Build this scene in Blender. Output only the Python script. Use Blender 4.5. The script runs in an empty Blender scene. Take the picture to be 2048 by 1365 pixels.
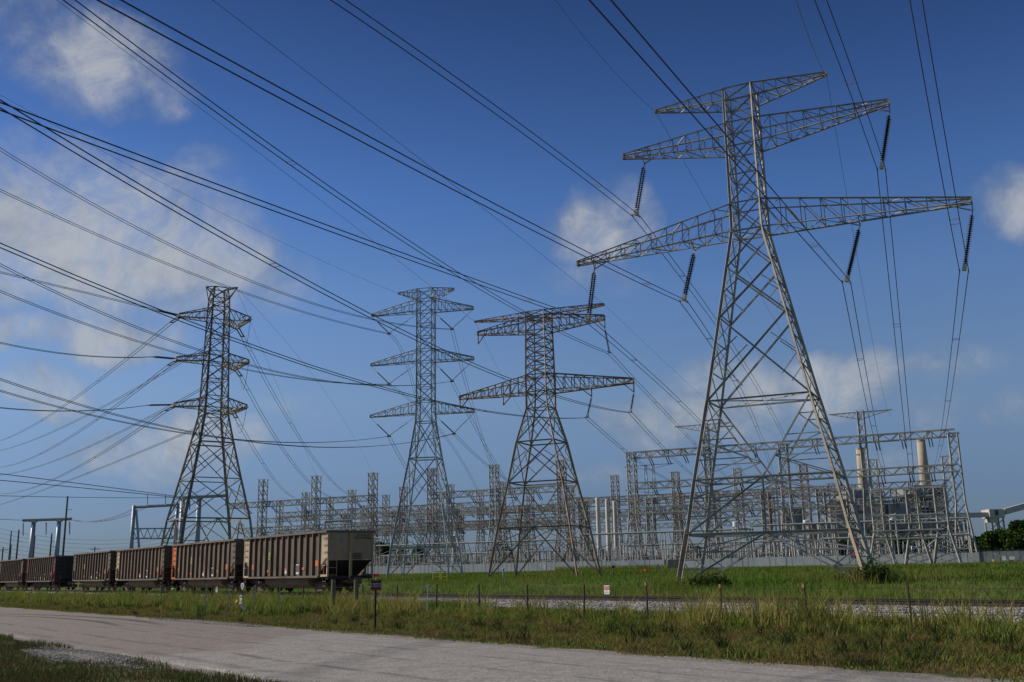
import bpy, math, random
import numpy as np
from mathutils import Vector, Matrix
R = math.radians
rng = random.Random(7)
nrg = np.random.default_rng(11)
SC = bpy.context.scene
COL = SC.collection

# ------------------------------------------------------------------ camera
FPX, PITCH, ROLL, EYE = 1991.0, R(13.07), R(1.05), 1.7
CAM = Vector((0, 0, EYE))
FW = Vector((0, math.cos(PITCH), math.sin(PITCH)))
UP0 = Vector((0, -math.sin(PITCH), math.cos(PITCH)))
RT0 = Vector((1, 0, 0))
RT = RT0 * math.cos(ROLL) - UP0 * math.sin(ROLL)
UPV = UP0 * math.cos(ROLL) + RT0 * math.sin(ROLL)
cd = bpy.data.cameras.new('camera'); cam = bpy.data.objects.new('camera', cd); COL.objects.link(cam)
cd.sensor_fit = 'HORIZONTAL'; cd.sensor_width = 36; cd.lens = 36 * FPX / 2048
cd.clip_start = .1; cd.clip_end = 9000
m = Matrix((RT, UPV, -FW)).transposed().to_4x4(); m.translation = CAM
cam.matrix_world = m
SC.camera = cam

def ray(px, py): return FW * FPX + RT * (px - 1024) + UPV * (682.5 - py)
def at(px, py, Y):
    """world point on the sight line of a photo pixel, at distance Y north of the camera"""
    d = ray(px, py); return CAM + d * (Y / d.y)

# ------------------------------------------------------------------ sun, sky, exposure
SUNDIR = Vector((-.955, .295, 0)).normalized()
SUNEL = R(34)
sv = Vector((SUNDIR.x * math.cos(SUNEL), SUNDIR.y * math.cos(SUNEL), math.sin(SUNEL)))
sl = bpy.data.lights.new('sun', 'SUN'); sl.energy = 4.0; sl.angle = R(.53); sl.color = (1, .92, .79)
so = bpy.data.objects.new('sun', sl); COL.objects.link(so)
so.rotation_euler = (-sv).to_track_quat('-Z', 'Y').to_euler(); so.location = (0, 0, 60)
SC.view_settings.view_transform = 'Standard'; SC.view_settings.look = 'None'
SC.view_settings.exposure = .12; SC.view_settings.gamma = 1
W = bpy.data.worlds.new('World'); SC.world = W; W.use_nodes = True
wt = W.node_tree; wt.nodes.clear()
class NT:
    """small node-building helper"""
    def __init__(s, tree): s.t = tree
    def n(s, typ, **kw):
        nd = s.t.nodes.new(typ)
        for k, v in kw.items(): setattr(nd, k, v)
        return nd
    def link(s, a, b): s.t.links.new(a, b)
    def inp(s, sock, v):
        if isinstance(v, (int, float)): sock.default_value = v
        elif isinstance(v, (tuple, list, Vector)):
            sock.default_value = tuple(v) if len(v) == len(sock.default_value) else tuple(v) + (1,)
        else: s.link(v, sock)
    def math(s, op, a, b=0.0, c=None, clamp=False):
        nd = s.n('ShaderNodeMath', operation=op, use_clamp=clamp)
        s.inp(nd.inputs[0], a); s.inp(nd.inputs[1], b)
        if c is not None: s.inp(nd.inputs[2], c)
        return nd.outputs[0]
    def dot(s, a, b):
        nd = s.n('ShaderNodeVectorMath', operation='DOT_PRODUCT'); s.inp(nd.inputs[0], a); s.inp(nd.inputs[1], b)
        return nd.outputs['Value']
    def noise(s, vec, scale, detail=4, rough=.55, dist=0.0):
        nd = s.n('ShaderNodeTexNoise')
        if vec is not None: s.link(vec, nd.inputs['Vector'])
        nd.inputs['Scale'].default_value = scale; nd.inputs['Detail'].default_value = detail
        nd.inputs['Roughness'].default_value = rough; nd.inputs['Distortion'].default_value = dist
        return nd.outputs['Fac']
    def ramp(s, fac, lo, hi, smooth=True):
        nd = s.n('ShaderNodeMapRange'); nd.interpolation_type = 'SMOOTHSTEP' if smooth else 'LINEAR'
        s.inp(nd.inputs[0], fac); nd.inputs[1].default_value = lo; nd.inputs[2].default_value = hi
        nd.inputs[3].default_value = 0; nd.inputs[4].default_value = 1
        return nd.outputs[0]
    def mix(s, fac, a, b, blend='MIX'):
        nd = s.n('ShaderNodeMix', data_type='RGBA', blend_type=blend)
        s.inp(nd.inputs[0], fac); s.inp(nd.inputs[6], a); s.inp(nd.inputs[7], b)
        return nd.outputs[2]
SKYG = 1.0
k = NT(wt)
sky = k.n('ShaderNodeTexSky', sky_type='NISHITA'); sky.sun_disc = False
sky.sun_elevation = SUNEL; sky.sun_rotation = math.atan2(SUNDIR.x, SUNDIR.y)
sky.air_density = 1.0; sky.dust_density = .15; sky.ozone_density = 4.0; sky.altitude = 0
tc = k.n('ShaderNodeTexCoord'); D = tc.outputs['Generated']
skyg = k.n('ShaderNodeGamma'); k.link(sky.outputs[0], skyg.inputs[0]); skyg.inputs[1].default_value = SKYG
skyc = k.n('ShaderNodeMix', data_type='RGBA', blend_type='MULTIPLY'); skyc.inputs[0].default_value = 1; k.link(skyg.outputs[0], skyc.inputs[6]); 
el = k.n('ShaderNodeSeparateXYZ'); k.link(D, el.inputs[0])
rampn = k.n('ShaderNodeValToRGB'); k.link(el.outputs[2], rampn.inputs[0]); cr = rampn.color_ramp
for pos, c in ((.0, (.26, .34, .55)), (.07, (.45, .51, .73)), (.17, (.88, .87, .96)), (.27, (.85, .95, 1.15)), (.36, (.62, .82, 1.16)), (.45, (.43, .59, .90)), (.54, (.29, .41, .64)), (1.0, (.24, .34, .55))):
    e = cr.elements[0] if pos == 0 else (cr.elements[len(cr.elements) - 1] if pos == 1.0 else cr.elements.new(pos)); e.color = tuple(v / 2.5 for v in c) + (1,)
sc_ = k.n('ShaderNodeVectorMath', operation='SCALE'); k.link(rampn.outputs[0], sc_.inputs[0]); sc_.inputs['Scale'].default_value = 2.5; k.link(sc_.outputs[0], skyc.inputs[7])
# clouds: soft cumulus patches (direction, half width, half height, strength), ragged by noise
CL = [(60, 50, 105, 75, .62), (195, 130, 130, 85, .9), (300, 200, 85, 45, .52), (150, 470, 300, 135, 1.15), (330, 520, 215, 110, 1.05), (470, 600, 110, 50, .5),
      (30, 660, 120, 42, .9), (250, 680, 100, 48, 1.0), (105, 772, 65, 34, 1.0), (310, 890, 150, 55, .92), (395, 330, 60, 36, .45), (140, 360, 60, 60, .5), (15, 285, 50, 50, .5),
      (1205, 455, 95, 72, 1.1), (1170, 560, 120, 46, .5), (1655, 762, 115, 64, 1.05), (1480, 775, 115, 60, .95), (1370, 850, 140, 45, .85), (2025, 398, 70, 55, .72),
      (1560, 800, 140, 50, .5), (1880, 720, 90, 30, .34), (1930, 830, 150, 40, .36), (1150, 930, 150, 40, .34), (1740, 940, 180, 45, .3), (620, 820, 160, 30, .28)]
nz1 = k.noise(D, 7.0, 7, .62, .35); nz2 = k.noise(D, 23.0, 5, .6, .2); nz3 = k.noise(D, 2.2, 3, .5)
wv = k.n('ShaderNodeTexNoise'); wv.inputs['Scale'].default_value = 9; wv.inputs['Detail'].default_value = 4; k.link(D, wv.inputs['Vector'])
w1 = k.n('ShaderNodeVectorMath', operation='SUBTRACT'); k.link(wv.outputs['Color'], w1.inputs[0]); w1.inputs[1].default_value = (.5, .5, .5)
w2 = k.n('ShaderNodeVectorMath', operation='SCALE'); k.link(w1.outputs[0], w2.inputs[0]); w2.inputs['Scale'].default_value = .085
w3 = k.n('ShaderNodeVectorMath', operation='ADD'); k.link(D, w3.inputs[0]); k.link(w2.outputs[0], w3.inputs[1])
DW = w3.outputs[0]
acc = None
for (px, py, rx, ry, stg) in CL:
    stg = stg * 1.08; rx *= 1.12; ry *= 1.12
    d = ray(px, py).normalized(); r_ = d.cross(Vector((0, 0, 1))).normalized(); u_ = r_.cross(d)
    a = k.math('SUBTRACT', k.dot(DW, r_ * (FPX / rx)), d.dot(r_) * FPX / rx)
    b = k.math('SUBTRACT', k.dot(DW, u_ * (FPX / ry)), 0.0)
    q = k.math('ADD', k.math('MULTIPLY', a, a), k.math('MULTIPLY', b, b))
    front = k.math('GREATER_THAN', k.dot(DW, d), 0.3)
    v = k.math('MULTIPLY', k.math('MULTIPLY', k.math('SUBTRACT', 1.0, k.math('MULTIPLY', q, .55), clamp=True), stg), front)
    acc = v if acc is None else k.math('MAXIMUM', acc, v)
# the same kind of clouds carries on all round the sky
sep = k.n('ShaderNodeSeparateXYZ'); k.link(D, sep.inputs[0])
behind = k.ramp(k.dot(D, FW), .70, .45)
far = k.math('MULTIPLY', k.math('MULTIPLY', k.ramp(nz3, .5, .66), .8), behind)
acc = k.math('MAXIMUM', acc, far)
den = k.math('ADD', acc, k.math('MULTIPLY', k.math('SUBTRACT', nz1, .52), 1.7))
den = k.math('ADD', den, k.math('MULTIPLY', k.math('SUBTRACT', nz2, .5), .5))
den = k.math('MULTIPLY', den, k.ramp(acc, .02, .30))
wisp = k.ramp(k.noise(DW, 15.0, 8, .68, .6), .30, .66)
mask = k.math('MULTIPLY', k.ramp(den, .06, 1.05), k.math('ADD', k.math('MULTIPLY', wisp, .62), .38))
off = k.n('ShaderNodeVectorMath', operation='ADD'); k.link(D, off.inputs[0]); off.inputs[1].default_value = tuple(sv * .035)
nzo = k.noise(off.outputs[0], 7.0, 7, .62, .35)
shade = k.ramp(k.math('ADD', k.math('MULTIPLY', k.math('SUBTRACT', nz1, nzo), 2.2), k.math('MULTIPLY', den, .75)), -.15, .95)
ccol = k.mix(shade, (2.3, 2.8, 3.6), (5.5, 5.75, 6.1))
fin = k.mix(k.math('MULTIPLY', mask, .92), skyc.outputs[2], ccol)
bg = k.n('ShaderNodeBackground'); bg.inputs['Strength'].default_value = .075
k.link(fin, bg.inputs['Color'])
wo = k.n('ShaderNodeOutputWorld'); k.link(bg.outputs[0], wo.inputs[0])

# ------------------------------------------------------------------ materials
MATS = {}
def mat(name, c1, c2=None, scale=3.0, rough=.7, metal=0.0, spots=None, bump=0.0, bscale=40.0, stretch=None, lo=.35, hi=.7, transl=0.0, spotlo=.58, spothi=.68, spec=.4):
    if name in MATS: return MATS[name]
    M = bpy.data.materials.new(name); M.use_nodes = True; t = M.node_tree; k = NT(t)
    B = t.nodes['Principled BSDF']
    B.inputs['Roughness'].default_value = rough; B.inputs['Metallic'].default_value = metal
    B.inputs['Specular IOR Level'].default_value = spec
    g = k.n('ShaderNodeNewGeometry'); P = g.outputs['Position']
    if stretch:
        mp = k.n('ShaderNodeMapping'); mp.inputs['Scale'].default_value = stretch; k.link(P, mp.inputs['Vector']); P = mp.outputs[0]
    col = None
    if c2 is not None:
        f = k.ramp(k.noise(P, scale, 6, .6), lo, hi); col = k.mix(f, c1, c2)
        if spots:
            f2 = k.ramp(k.noise(P, scale * 2.7, 4, .6, .3), spotlo, spothi); col = k.mix(f2, col, spots)
        k.link(col, B.inputs['Base Color'])
    else: B.inputs['Base Color'].default_value = tuple(c1) + (1,)
    if bump:
        bp = k.n('ShaderNodeBump'); bp.inputs['Strength'].default_value = bump; bp.inputs['Distance'].default_value = .02
        k.link(k.noise(g.outputs['Position'], bscale, 5, .6), bp.inputs['Height']); k.link(bp.outputs[0], B.inputs['Normal'])
    MATS[name] = M; return M
galv = mat('galvanised_steel', (.37, .36, .335), (.24, .24, .23), .8, .6, .25, spots=(.27, .17, .10), spotlo=.66, spothi=.74)
rustleg = mat('rust_streaked_steel', (.33, .235, .15), (.42, .36, .28), 1.1, .8)
rusty = mat('rusty_lattice_steel', (.27, .185, .125), (.37, .34, .29), .45, .75, .1, spots=(.23, .13, .08))
brownsteel = mat('dull_brown_steel', (.22, .185, .135), (.33, .29, .23), .4, .75, .1)
palesteel = mat('pale_grey_steel', (.46, .48, .47), (.35, .37, .37), .5, .6, .2, spots=(.27, .21, .15), spotlo=.7, spothi=.78)
substeel = mat('weathered_station_steel', (.43, .415, .38), (.26, .25, .225), .25, .7, .1, spots=(.25, .17, .12), spotlo=.62, spothi=.7)
subrust = mat('brown_patched_station_steel', (.38, .345, .30), (.235, .155, .11), .22, .75, .1)
tubesteel = mat('pale_blue_tube_steel', (.33, .385, .42), (.26, .31, .35), .6, .5, .2)
porcelain = mat('dark_brown_porcelain', (.045, .025, .02), (.03, .02, .018), 5, .25, spec=.6)
greyporc = mat('grey_porcelain', (.40, .40, .39), (.26, .25, .24), .7, .4)
hardware = mat('dull_hardware', (.40, .38, .34), (.26, .22, .18), 4, .6, .3)
yokem = mat('pale_yoke_plate', (.60, .53, .42), (.46, .42, .34), 3, .6)
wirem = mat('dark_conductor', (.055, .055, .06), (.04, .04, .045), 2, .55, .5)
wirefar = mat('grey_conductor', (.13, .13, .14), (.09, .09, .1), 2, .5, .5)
concrete = mat('wall_concrete', (.54, .55, .55), (.44, .455, .46), .35, .9, stretch=(1, 1, .35), spots=(.34, .35, .36), spotlo=.62, spothi=.78)
concrete2 = mat('stained_wall_concrete', (.29, .30, .31), (.20, .21, .225), .8, .9, spots=(.40, .41, .41))
poleconc = mat('cast_concrete', (.62, .59, .50), (.52, .50, .43), .6, .85, stretch=(1, 1, .3))
chimc = mat('chimney_concrete', (.42, .35, .255), (.33, .275, .20), .12, .9, stretch=(1, 1, .2))
wood = mat('weathered_pole_wood', (.09, .07, .055), (.14, .115, .09), 2, .9, stretch=(6, 6, .5))
darkgate = mat('dark_steel_gate', (.075, .085, .095), (.05, .055, .065), 1.5, .7)
carbrown = mat('weathered_car_brown', (.115, .074, .048), (.155, .105, .072), .7, .75, stretch=(1, 1, .35), spots=(.08, .054, .04), spotlo=.55, spothi=.72)
carrib = mat('dusty_rib_grey', (.165, .125, .092), (.115, .085, .062), 1.2, .7)
cartan = mat('tan_car_steel', (.50, .385, .25), (.40, .30, .195), 1.0, .65, stretch=(1, 1, .5), spots=(.34, .35, .36), spotlo=.62, spothi=.7)
cartanend = mat('dirty_tan_end_sheet', (.36, .265, .155), (.24, .175, .10), .8, .75, stretch=(1, 1, .4), spots=(.21, .205, .20), spotlo=.6, spothi=.7)
carred = mat('maroon_car_steel', (.13, .018, .03), (.09, .02, .025), 1, .6)
carblack = mat('grimy_underframe_and_shade', (.022, .02, .018), (.04, .03, .024), 2, .85)  # underframe grime; also the painted shade on the maroon car's end
truckm = mat('rusty_truck_steel', (.085, .058, .042), (.15, .09, .055), 3, .8)
orange = mat('orange_patch_paint', (.62, .16, .04), (.45, .13, .05), 2.5, .7)
yellowp = mat('yellow_green_panel', (.55, .62, .14), (.40, .46, .12), 3, .6)
whitep = mat('white_paint', (.78, .78, .76), (.66, .66, .64), 3, .6)
blackp = mat('black_paint', (.02, .02, .02))
redp = mat('red_sign_paint', (.55, .03, .04), (.45, .03, .04), 5, .5)
darkred = mat('dark_red_sign_paint', (.10, .008, .014), (.07, .008, .012), 5, .5)
darkred2 = mat('deep_red_sign_paint', (.20, .012, .022), (.15, .012, .018), 5, .5)
flagred = mat('bright_red_flag_paint', (.85, .035, .025), (.75, .05, .03), 5, .5)
greysign = mat('dull_sign_white', (.34, .34, .38), (.28, .28, .31), 5, .6)
yellowpipe = mat('yellow_pipe_paint', (.75, .58, .06), (.62, .46, .05), 4, .5)
bluepipe = mat('pale_blue_post_paint', (.30, .45, .52), (.24, .36, .42), 4, .6)
postrust = mat('rusty_post_steel', (.045, .026, .019), (.075, .04, .028), 6, .85)
postorange = mat('orange_post_tip', (.36, .17, .09), (.28, .14, .08), 8, .8)
tposts = mat('pale_green_post_steel', (.34, .41, .40), (.24, .29, .28), 6, .6)
oldpost = mat('mossy_post_wood', (.17, .155, .095), (.11, .10, .065), 5, .95, stretch=(3, 3, .6))
railm = mat('rusty_rail_steel', (.026, .018, .015), (.045, .028, .022), 3, .7, .2)
railtop = mat('worn_rail_head', (.11, .08, .065), (.075, .055, .045), 3, .5, .4)
tiem = mat('creosoted_tie', (.035, .027, .022), (.06, .048, .038), 4, .95)
stone = mat('pale_ballast_stone', (.36, .345, .32), (.13, .125, .12), 6, .95, lo=.35, hi=.6, spots=(.50, .49, .46))
plantgrey = mat('plant_cladding_grey', (.23, .24, .25), (.18, .19, .20), .12, .8)
plantdark = mat('plant_dark_void', (.07, .065, .06), (.11, .10, .09), .2, .9)
plantsteel = mat('plant_frame_steel', (.34, .31, .26), (.25, .22, .18), .3, .8)
gallery = mat('conveyor_gallery_cladding', (.50, .47, .42), (.42, .40, .36), .2, .8)
glassm = mat('dark_window_glass', (.03, .035, .04), rough=.15)
tirem = mat('dark_soil_clod', (.05, .035, .024), (.03, .022, .016), 6, 1.0)
barkm = mat('tree_bark', (.10, .085, .07), (.07, .06, .05), 3, .95)

def leafmat(name, ca, cb, cc=None, scale=.6, transl=.25):
    M = bpy.data.materials.new(name); M.use_nodes = True; t = M.node_tree; t.nodes.clear(); k = NT(t)
    at_ = k.n('ShaderNodeAttribute', attribute_name='tint'); g = k.n('ShaderNodeNewGeometry')
    col = k.mix(at_.outputs['Fac'], ca, cb)
    if cc: col = k.mix(k.math('MULTIPLY', k.ramp(k.noise(g.outputs['Position'], scale, 5, .68), .43, .62), .85), col, cc)
    d = k.n('ShaderNodeBsdfDiffuse'); k.link(col, d.inputs[0])
    tr = k.n('ShaderNodeBsdfTranslucent'); k.link(col, tr.inputs[0])
    mx = k.n('ShaderNodeMixShader'); mx.inputs[0].default_value = transl
    k.link(d.outputs[0], mx.inputs[1]); k.link(tr.outputs[0], mx.inputs[2])
    o = k.n('ShaderNodeOutputMaterial'); k.link(mx.outputs[0], o.inputs[0]); MATS[name] = M; return M
verge_leaf = leafmat('verge_grass', (.045, .075, .014), (.24, .27, .07), (.24, .16, .07), .45, .35)
weed_leaf = leafmat('tall_weed_grass', (.05, .095, .016), (.25, .32, .065), (.28, .24, .08), .5, .38)
seed_leaf = leafmat('seeding_weed_grass', (.16, .19, .035), (.36, .34, .10), (.34, .27, .10), .8, .35)
dry_leaf = leafmat('dry_brown_grass', (.10, .06, .03), (.26, .19, .10), (.15, .085, .045), .6, .2)
field_leaf = leafmat('field_grass', (.045, .10, .012), (.16, .26, .038), (.21, .19, .055), .12, .4)
lawn_leaf = leafmat('roadside_lawn', (.028, .05, .012), (.09, .12, .033), (.10, .07, .035), .8)
tree_leaf = leafmat('tree_leaves', (.022, .045, .010), (.065, .105, .025), None, .6, .15)
bush_leaf = leafmat('bush_leaves', (.03, .055, .014), (.085, .13, .03), None, .6, .3)

# ------------------------------------------------------------------ object helpers
WLOC = {}
def tag(o, label=None, cat=None, group=None, kind=None):
    if label: o['label'] = label
    if cat: o['category'] = cat
    if group: o['group'] = group
    if kind: o['kind'] = kind
    return o
def empty(name, loc, label, cat, group=None):
    o = bpy.data.objects.new(name, None); COL.objects.link(o); o.location = loc; o.empty_display_size = .3
    WLOC[o.name] = Vector(loc); return tag(o, label, cat, group)
def link(name, me, material, parent=None, loc=None):
    o = bpy.data.objects.new(name, me); COL.objects.link(o)
    if material and not me.materials: me.materials.append(material)
    if parent is not None: o.parent = parent; WLOC[o.name] = WLOC[parent.name]
    else: WLOC[o.name] = Vector(loc or (0, 0, 0))
    if loc is not None: o.location = Vector(loc) - (WLOC[parent.name] if parent is not None else Vector())
    return o
class MB:
    def __init__(s): s.v = []; s.f = []
    def quad(s, a, b, c, d):
        n = len(s.v); s.v += [a, b, c, d]; s.f.append((n, n + 1, n + 2, n + 3))
    def ring(s, rings, caps=True):
        n = len(s.v); m_ = len(rings[0])
        for r_ in rings: s.v += r_
        for i in range(len(rings) - 1):
            for j in range(m_):
                a = n + i * m_ + j; b = n + i * m_ + (j + 1) % m_
                s.f.append((a, b, b + m_, a + m_))
        if caps:
            s.f.append(tuple(n + j for j in reversed(range(m_)))); e = n + (len(rings) - 1) * m_
            s.f.append(tuple(e + j for j in range(m_)))
    def frame(s, A, B, hint):
        d = (B - A).normalized(); h = Vector(hint)
        if abs(d.dot(h.normalized())) > .96: h = Vector((1, .3, 0)) if abs(d.z) > .7 else Vector((0, 0, 1))
        u = (h - d * d.dot(h)).normalized(); return d, u, d.cross(u)
    def bar(s, A, B, w, h=None, hint=(0, 0, 1), caps=True):
        h = w if h is None else h; A = Vector(A); B = Vector(B); d, u, v = s.frame(A, B, hint)
        pr = [(-w / 2, -h / 2), (w / 2, -h / 2), (w / 2, h / 2), (-w / 2, h / 2)]
        s.ring([[P + v * a + u * b for a, b in pr] for P in (A, B)], caps)
    def angle(s, A, B, w, hint=(0, 0, 1), t=None):
        t = t or w * .16; A = Vector(A); B = Vector(B); d, u, v = s.frame(A, B, hint); c = w * .5
        pr = [(-c, -c), (c, -c), (c, t - c), (t - c, t - c), (t - c, c), (-c, c)]
        s.ring([[P + v * a + u * b for a, b in pr] for P in (A, B)])
    def tube(s, pts, r, n=6, caps=True):
        pts = [Vector(p) for p in pts]; rings = []
        for i, p in enumerate(pts):
            a = pts[max(i - 1, 0)]; b = pts[min(i + 1, len(pts) - 1)]
            d, u, v = s.frame(a, b, (0, 0, 1)); rr = r[i] if isinstance(r, (list, tuple)) else r
            rings.append([p + (u * math.cos(2 * math.pi * j / n) + v * math.sin(2 * math.pi * j / n)) * rr for j in range(n)])
        s.ring(rings, caps)
    def box(s, c, ax, ay, az):
        c = Vector(c); ax = Vector(ax); ay = Vector(ay); az = Vector(az); n = len(s.v)
        s.v += [c + ax * i + ay * j + az * k_ for i in (-1, 1) for j in (-1, 1) for k_ in (-1, 1)]
        s.f += [tuple(n + i for i in f) for f in ((0, 1, 3, 2), (4, 6, 7, 5), (0, 4, 5, 1), (2, 3, 7, 6), (0, 2, 6, 4), (1, 5, 7, 3))]
    def lathe(s, c, prof, n=12, axis=Vector((0, 0, 1)), caps=True):
        c = Vector(c); axis = Vector(axis).normalized(); h = Vector((1, 0, 0)) if abs(axis.x) < .8 else Vector((0, 1, 0))
        u = (h - axis * axis.dot(h)).normalized(); v = axis.cross(u)
        s.ring([[c + axis * z + (u * math.cos(2 * math.pi * j / n) + v * math.sin(2 * math.pi * j / n)) * r_ for j in range(n)] for r_, z in prof], caps)
    def mesh(s, name, off=None):
        me = bpy.data.meshes.new(name); o = off or Vector()
        me.from_pydata([tuple(Vector(p) - o) for p in s.v], [], s.f); me.update(); return me
    def build(s, name, material, parent=None, loc=None, smooth=False, **tg):
        base = WLOC[parent.name] if parent is not None else Vector(loc or (0, 0, 0))
        me = s.mesh(name, base)
        if smooth: me.polygons.foreach_set('use_smooth', [True] * len(me.polygons))
        o = link(name, me, material, parent)
        if parent is None: o.location = base; WLOC[o.name] = Vector(base)
        return tag(o, **tg)
def text_mesh(body, size, origin, right, up, material, parent, name='lettering', align='CENTER', proud=.004):
    c = bpy.data.curves.new('t', 'FONT'); c.body = body; c.size = size; c.align_x = align; c.align_y = 'CENTER'; c.resolution_u = 2
    o = bpy.data.objects.new('t', c); me = bpy.data.meshes.new_from_object(o)
    right = Vector(right).normalized(); up = Vector(up).normalized(); nn = right.cross(up); base = WLOC[parent.name]
    for v in me.vertices: v.co = Vector(origin) + right * v.co.x + up * v.co.y + nn * proud - base
    bpy.data.objects.remove(o); bpy.data.curves.remove(c); me.name = name
    return link(name, me, material, parent)
ORD = 'first second third fourth fifth sixth seventh eighth ninth tenth eleventh twelfth thirteenth fourteenth fifteenth sixteenth seventeenth eighteenth nineteenth twentieth'.split()
def nth(i):
    if i < 20: return ORD[i]
    tens = {20: 'twenty', 30: 'thirty', 40: 'forty', 50: 'fifty', 60: 'sixty', 70: 'seventy'}
    n_ = i + 1; a, b = n_ // 10 * 10, n_ % 10
    return (tens[a][:-1] + 'ieth') if b == 0 else tens[a] + '-' + ORD[b - 1]

# ------------------------------------------------------------------ ground frame: s across the road and track, t along them
PHI = R(37.8)
NV = Vector((math.cos(PHI), math.sin(PHI), 0)); EV = Vector((-math.sin(PHI), math.cos(PHI), 0)); ZV = Vector((0, 0, 1))
GS = [-400, -30, 4, 6.8, 7.6, 14.9, 15.4, 17.5, 21, 24, 26.5, 27.2, 32.6, 34, 47, 60, 80, 110, 150, 400, 4000]
GZ = [-.3, -.12, -.04, -.012, -.05, -.05, -.012, -.10, -.12, -.02, .06, .10, .12, .26, .76, .98, 1.2, 1.48, 1.55, 1.6, 1.6]
def gz(s): return float(np.interp(s, GS, GZ))
def st(s, t, z=0.0): return NV * s + EV * t + ZV * z
def s_of(p): return NV.x * p.x + NV.y * p.y
def onground(px, Y):
    """ground point under a photo column at distance Y"""
    p = at(px, 1140, Y); return Vector((p.x, p.y, gz(s_of(p))))

# ------------------------------------------------------------------ ground, road, track
def ground_mat():
    M = bpy.data.materials.new('ground_soil_and_turf'); M.use_nodes = True; t = M.node_tree; k = NT(t); B = t.nodes['Principled BSDF']
    g = k.n('ShaderNodeNewGeometry'); P = g.outputs['Position']; s = k.dot(P, NV)
    n1 = k.noise(P, .35, 6, .65); n2 = k.noise(P, 3.0, 5, .65); n3 = k.noise(P, .05, 4, .6)
    verge = k.mix(k.ramp(n2, .35, .65), (.050, .060, .022), (.095, .085, .040))
    verge = k.mix(k.ramp(n1, .5, .7), verge, (.12, .08, .045))
    field = k.mix(k.ramp(n2, .3, .7), (.050, .095, .018), (.085, .135, .028))
    field = k.mix(k.math('MULTIPLY', k.ramp(n3, .5, .68), .7), field, (.15, .14, .05))
    field = k.mix(k.math('MULTIPLY', k.ramp(k.noise(P, .11, 5, .65), .58, .70), .7), field, (.17, .12, .075))
    c = k.mix(k.ramp(s, 31, 34), verge, field)
    edge = k.math('ADD', k.math('ABSOLUTE', k.math('SUBTRACT', s, 11.25)), k.math('MULTIPLY', k.math('SUBTRACT', k.noise(P, .9, 4, .6), .5), 1.6))
    gr = k.mix(k.ramp(k.noise(P, 28, 3, .7), .35, .65), (.13, .11, .09), (.33, .30, .26))
    c = k.mix(k.ramp(edge, 4.35, 4.05), c, gr)
    k.link(c, B.inputs['Base Color']); B.inputs['Roughness'].default_value = .95; B.inputs['Specular IOR Level'].default_value = .1
    bp = k.n('ShaderNodeBump'); bp.inputs['Strength'].default_value = .6; bp.inputs['Distance'].default_value = .05
    k.link(k.noise(P, 12, 5, .7), bp.inputs['Height']); k.link(bp.outputs[0], B.inputs['Normal'])
    return M
def road_mat():
    M = bpy.data.materials.new('chip_seal_asphalt'); M.use_nodes = True; t = M.node_tree; k = NT(t); B = t.nodes['Principled BSDF']
    g = k.n('ShaderNodeNewGeometry'); P = g.outputs['Position']; s = k.dot(P, NV); tt = k.dot(P, EV)
    chip = k.math('ADD', k.math('MULTIPLY', k.noise(P, 34, 3, .75), .6), k.math('MULTIPLY', k.noise(P, 13, 3, .8), .4)); med = k.noise(P, 2.2, 5, .6); big = k.noise(P, .35, 4, .6)
    grey = k.mix(k.ramp(chip, .34, .64), (.115, .108, .10), (.43, .40, .365))
    pink = k.mix(k.ramp(chip, .34, .64), (.10, .083, .073), (.34, .285, .25))
    seam = k.math('ADD', k.math('ADD', tt, k.math('MULTIPLY', s, -.9)), k.math('MULTIPLY', k.math('SUBTRACT', big, .5), 9))
    c = k.mix(k.ramp(seam, 14.5, 16.5), grey, pink)
    c = k.mix(k.math('MULTIPLY', k.ramp(med, .40, .70), .4), c, (.12, .112, .105))
    for s0, wd, am in ((9.35, .16, .6), (11.1, .10, .5), (12.6, .13, .5), (13.55, .09, .45), (8.2, .22, .4)):
        off = k.math('ADD', k.math('SUBTRACT', s, s0), k.math('MULTIPLY', k.math('SUBTRACT', k.noise(P, .13, 3, .5), .5), 1.1))
        ln = k.math('MULTIPLY', k.ramp(k.math('ABSOLUTE', off), wd, wd * .25), am)
        ln = k.math('MULTIPLY', ln, k.ramp(k.noise(P, .5, 3, .6), .35, .6))
        c = k.mix(ln, c, (.06, .058, .056))
    # black tyre arcs where vehicles turn off the road
    for cx_, wd in ((0.0, .35), (1.5, .28)):
        arc = k.math('SUBTRACT', k.math('SUBTRACT', s, 14.0 - cx_), k.math('MULTIPLY', k.math('MULTIPLY', k.math('SUBTRACT', tt, 47.0), k.math('SUBTRACT', tt, 47.0)), -.012))
        ln = k.math('MULTIPLY', k.math('MULTIPLY', k.ramp(k.math('ABSOLUTE', arc), wd, wd * .3), .8), k.ramp(tt, 36, 44))
        c = k.mix(k.math('MULTIPLY', ln, k.ramp(tt, 80, 60)), c, (.04, .04, .04))
    k.link(c, B.inputs['Base Color']); B.inputs['Roughness'].default_value = .9; B.inputs['Specular IOR Level'].default_value = .2
    bp = k.n('ShaderNodeBump'); bp.inputs['Strength'].default_value = .7; bp.inputs['Distance'].default_value = .012
    k.link(chip, bp.inputs['Height']); k.link(bp.outputs[0], B.inputs['Normal'])
    return M
def grid(name, ss, ts, zf, material, **tg):
    v = []; f = []; nt = len(ts)
    for s in ss:
        for t in ts: v.append(tuple(st(s, t, zf(s, t))))
    for i in range(len(ss) - 1):
        for j in range(nt - 1):
            a = i * nt + j; f.append((a, a + nt, a + nt + 1, a + 1))
    me = bpy.data.meshes.new(name); me.from_pydata(v, [], f); me.polygons.foreach_set('use_smooth', [True] * len(f)); me.update()
    return tag(link(name, me, material), **tg)
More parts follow.
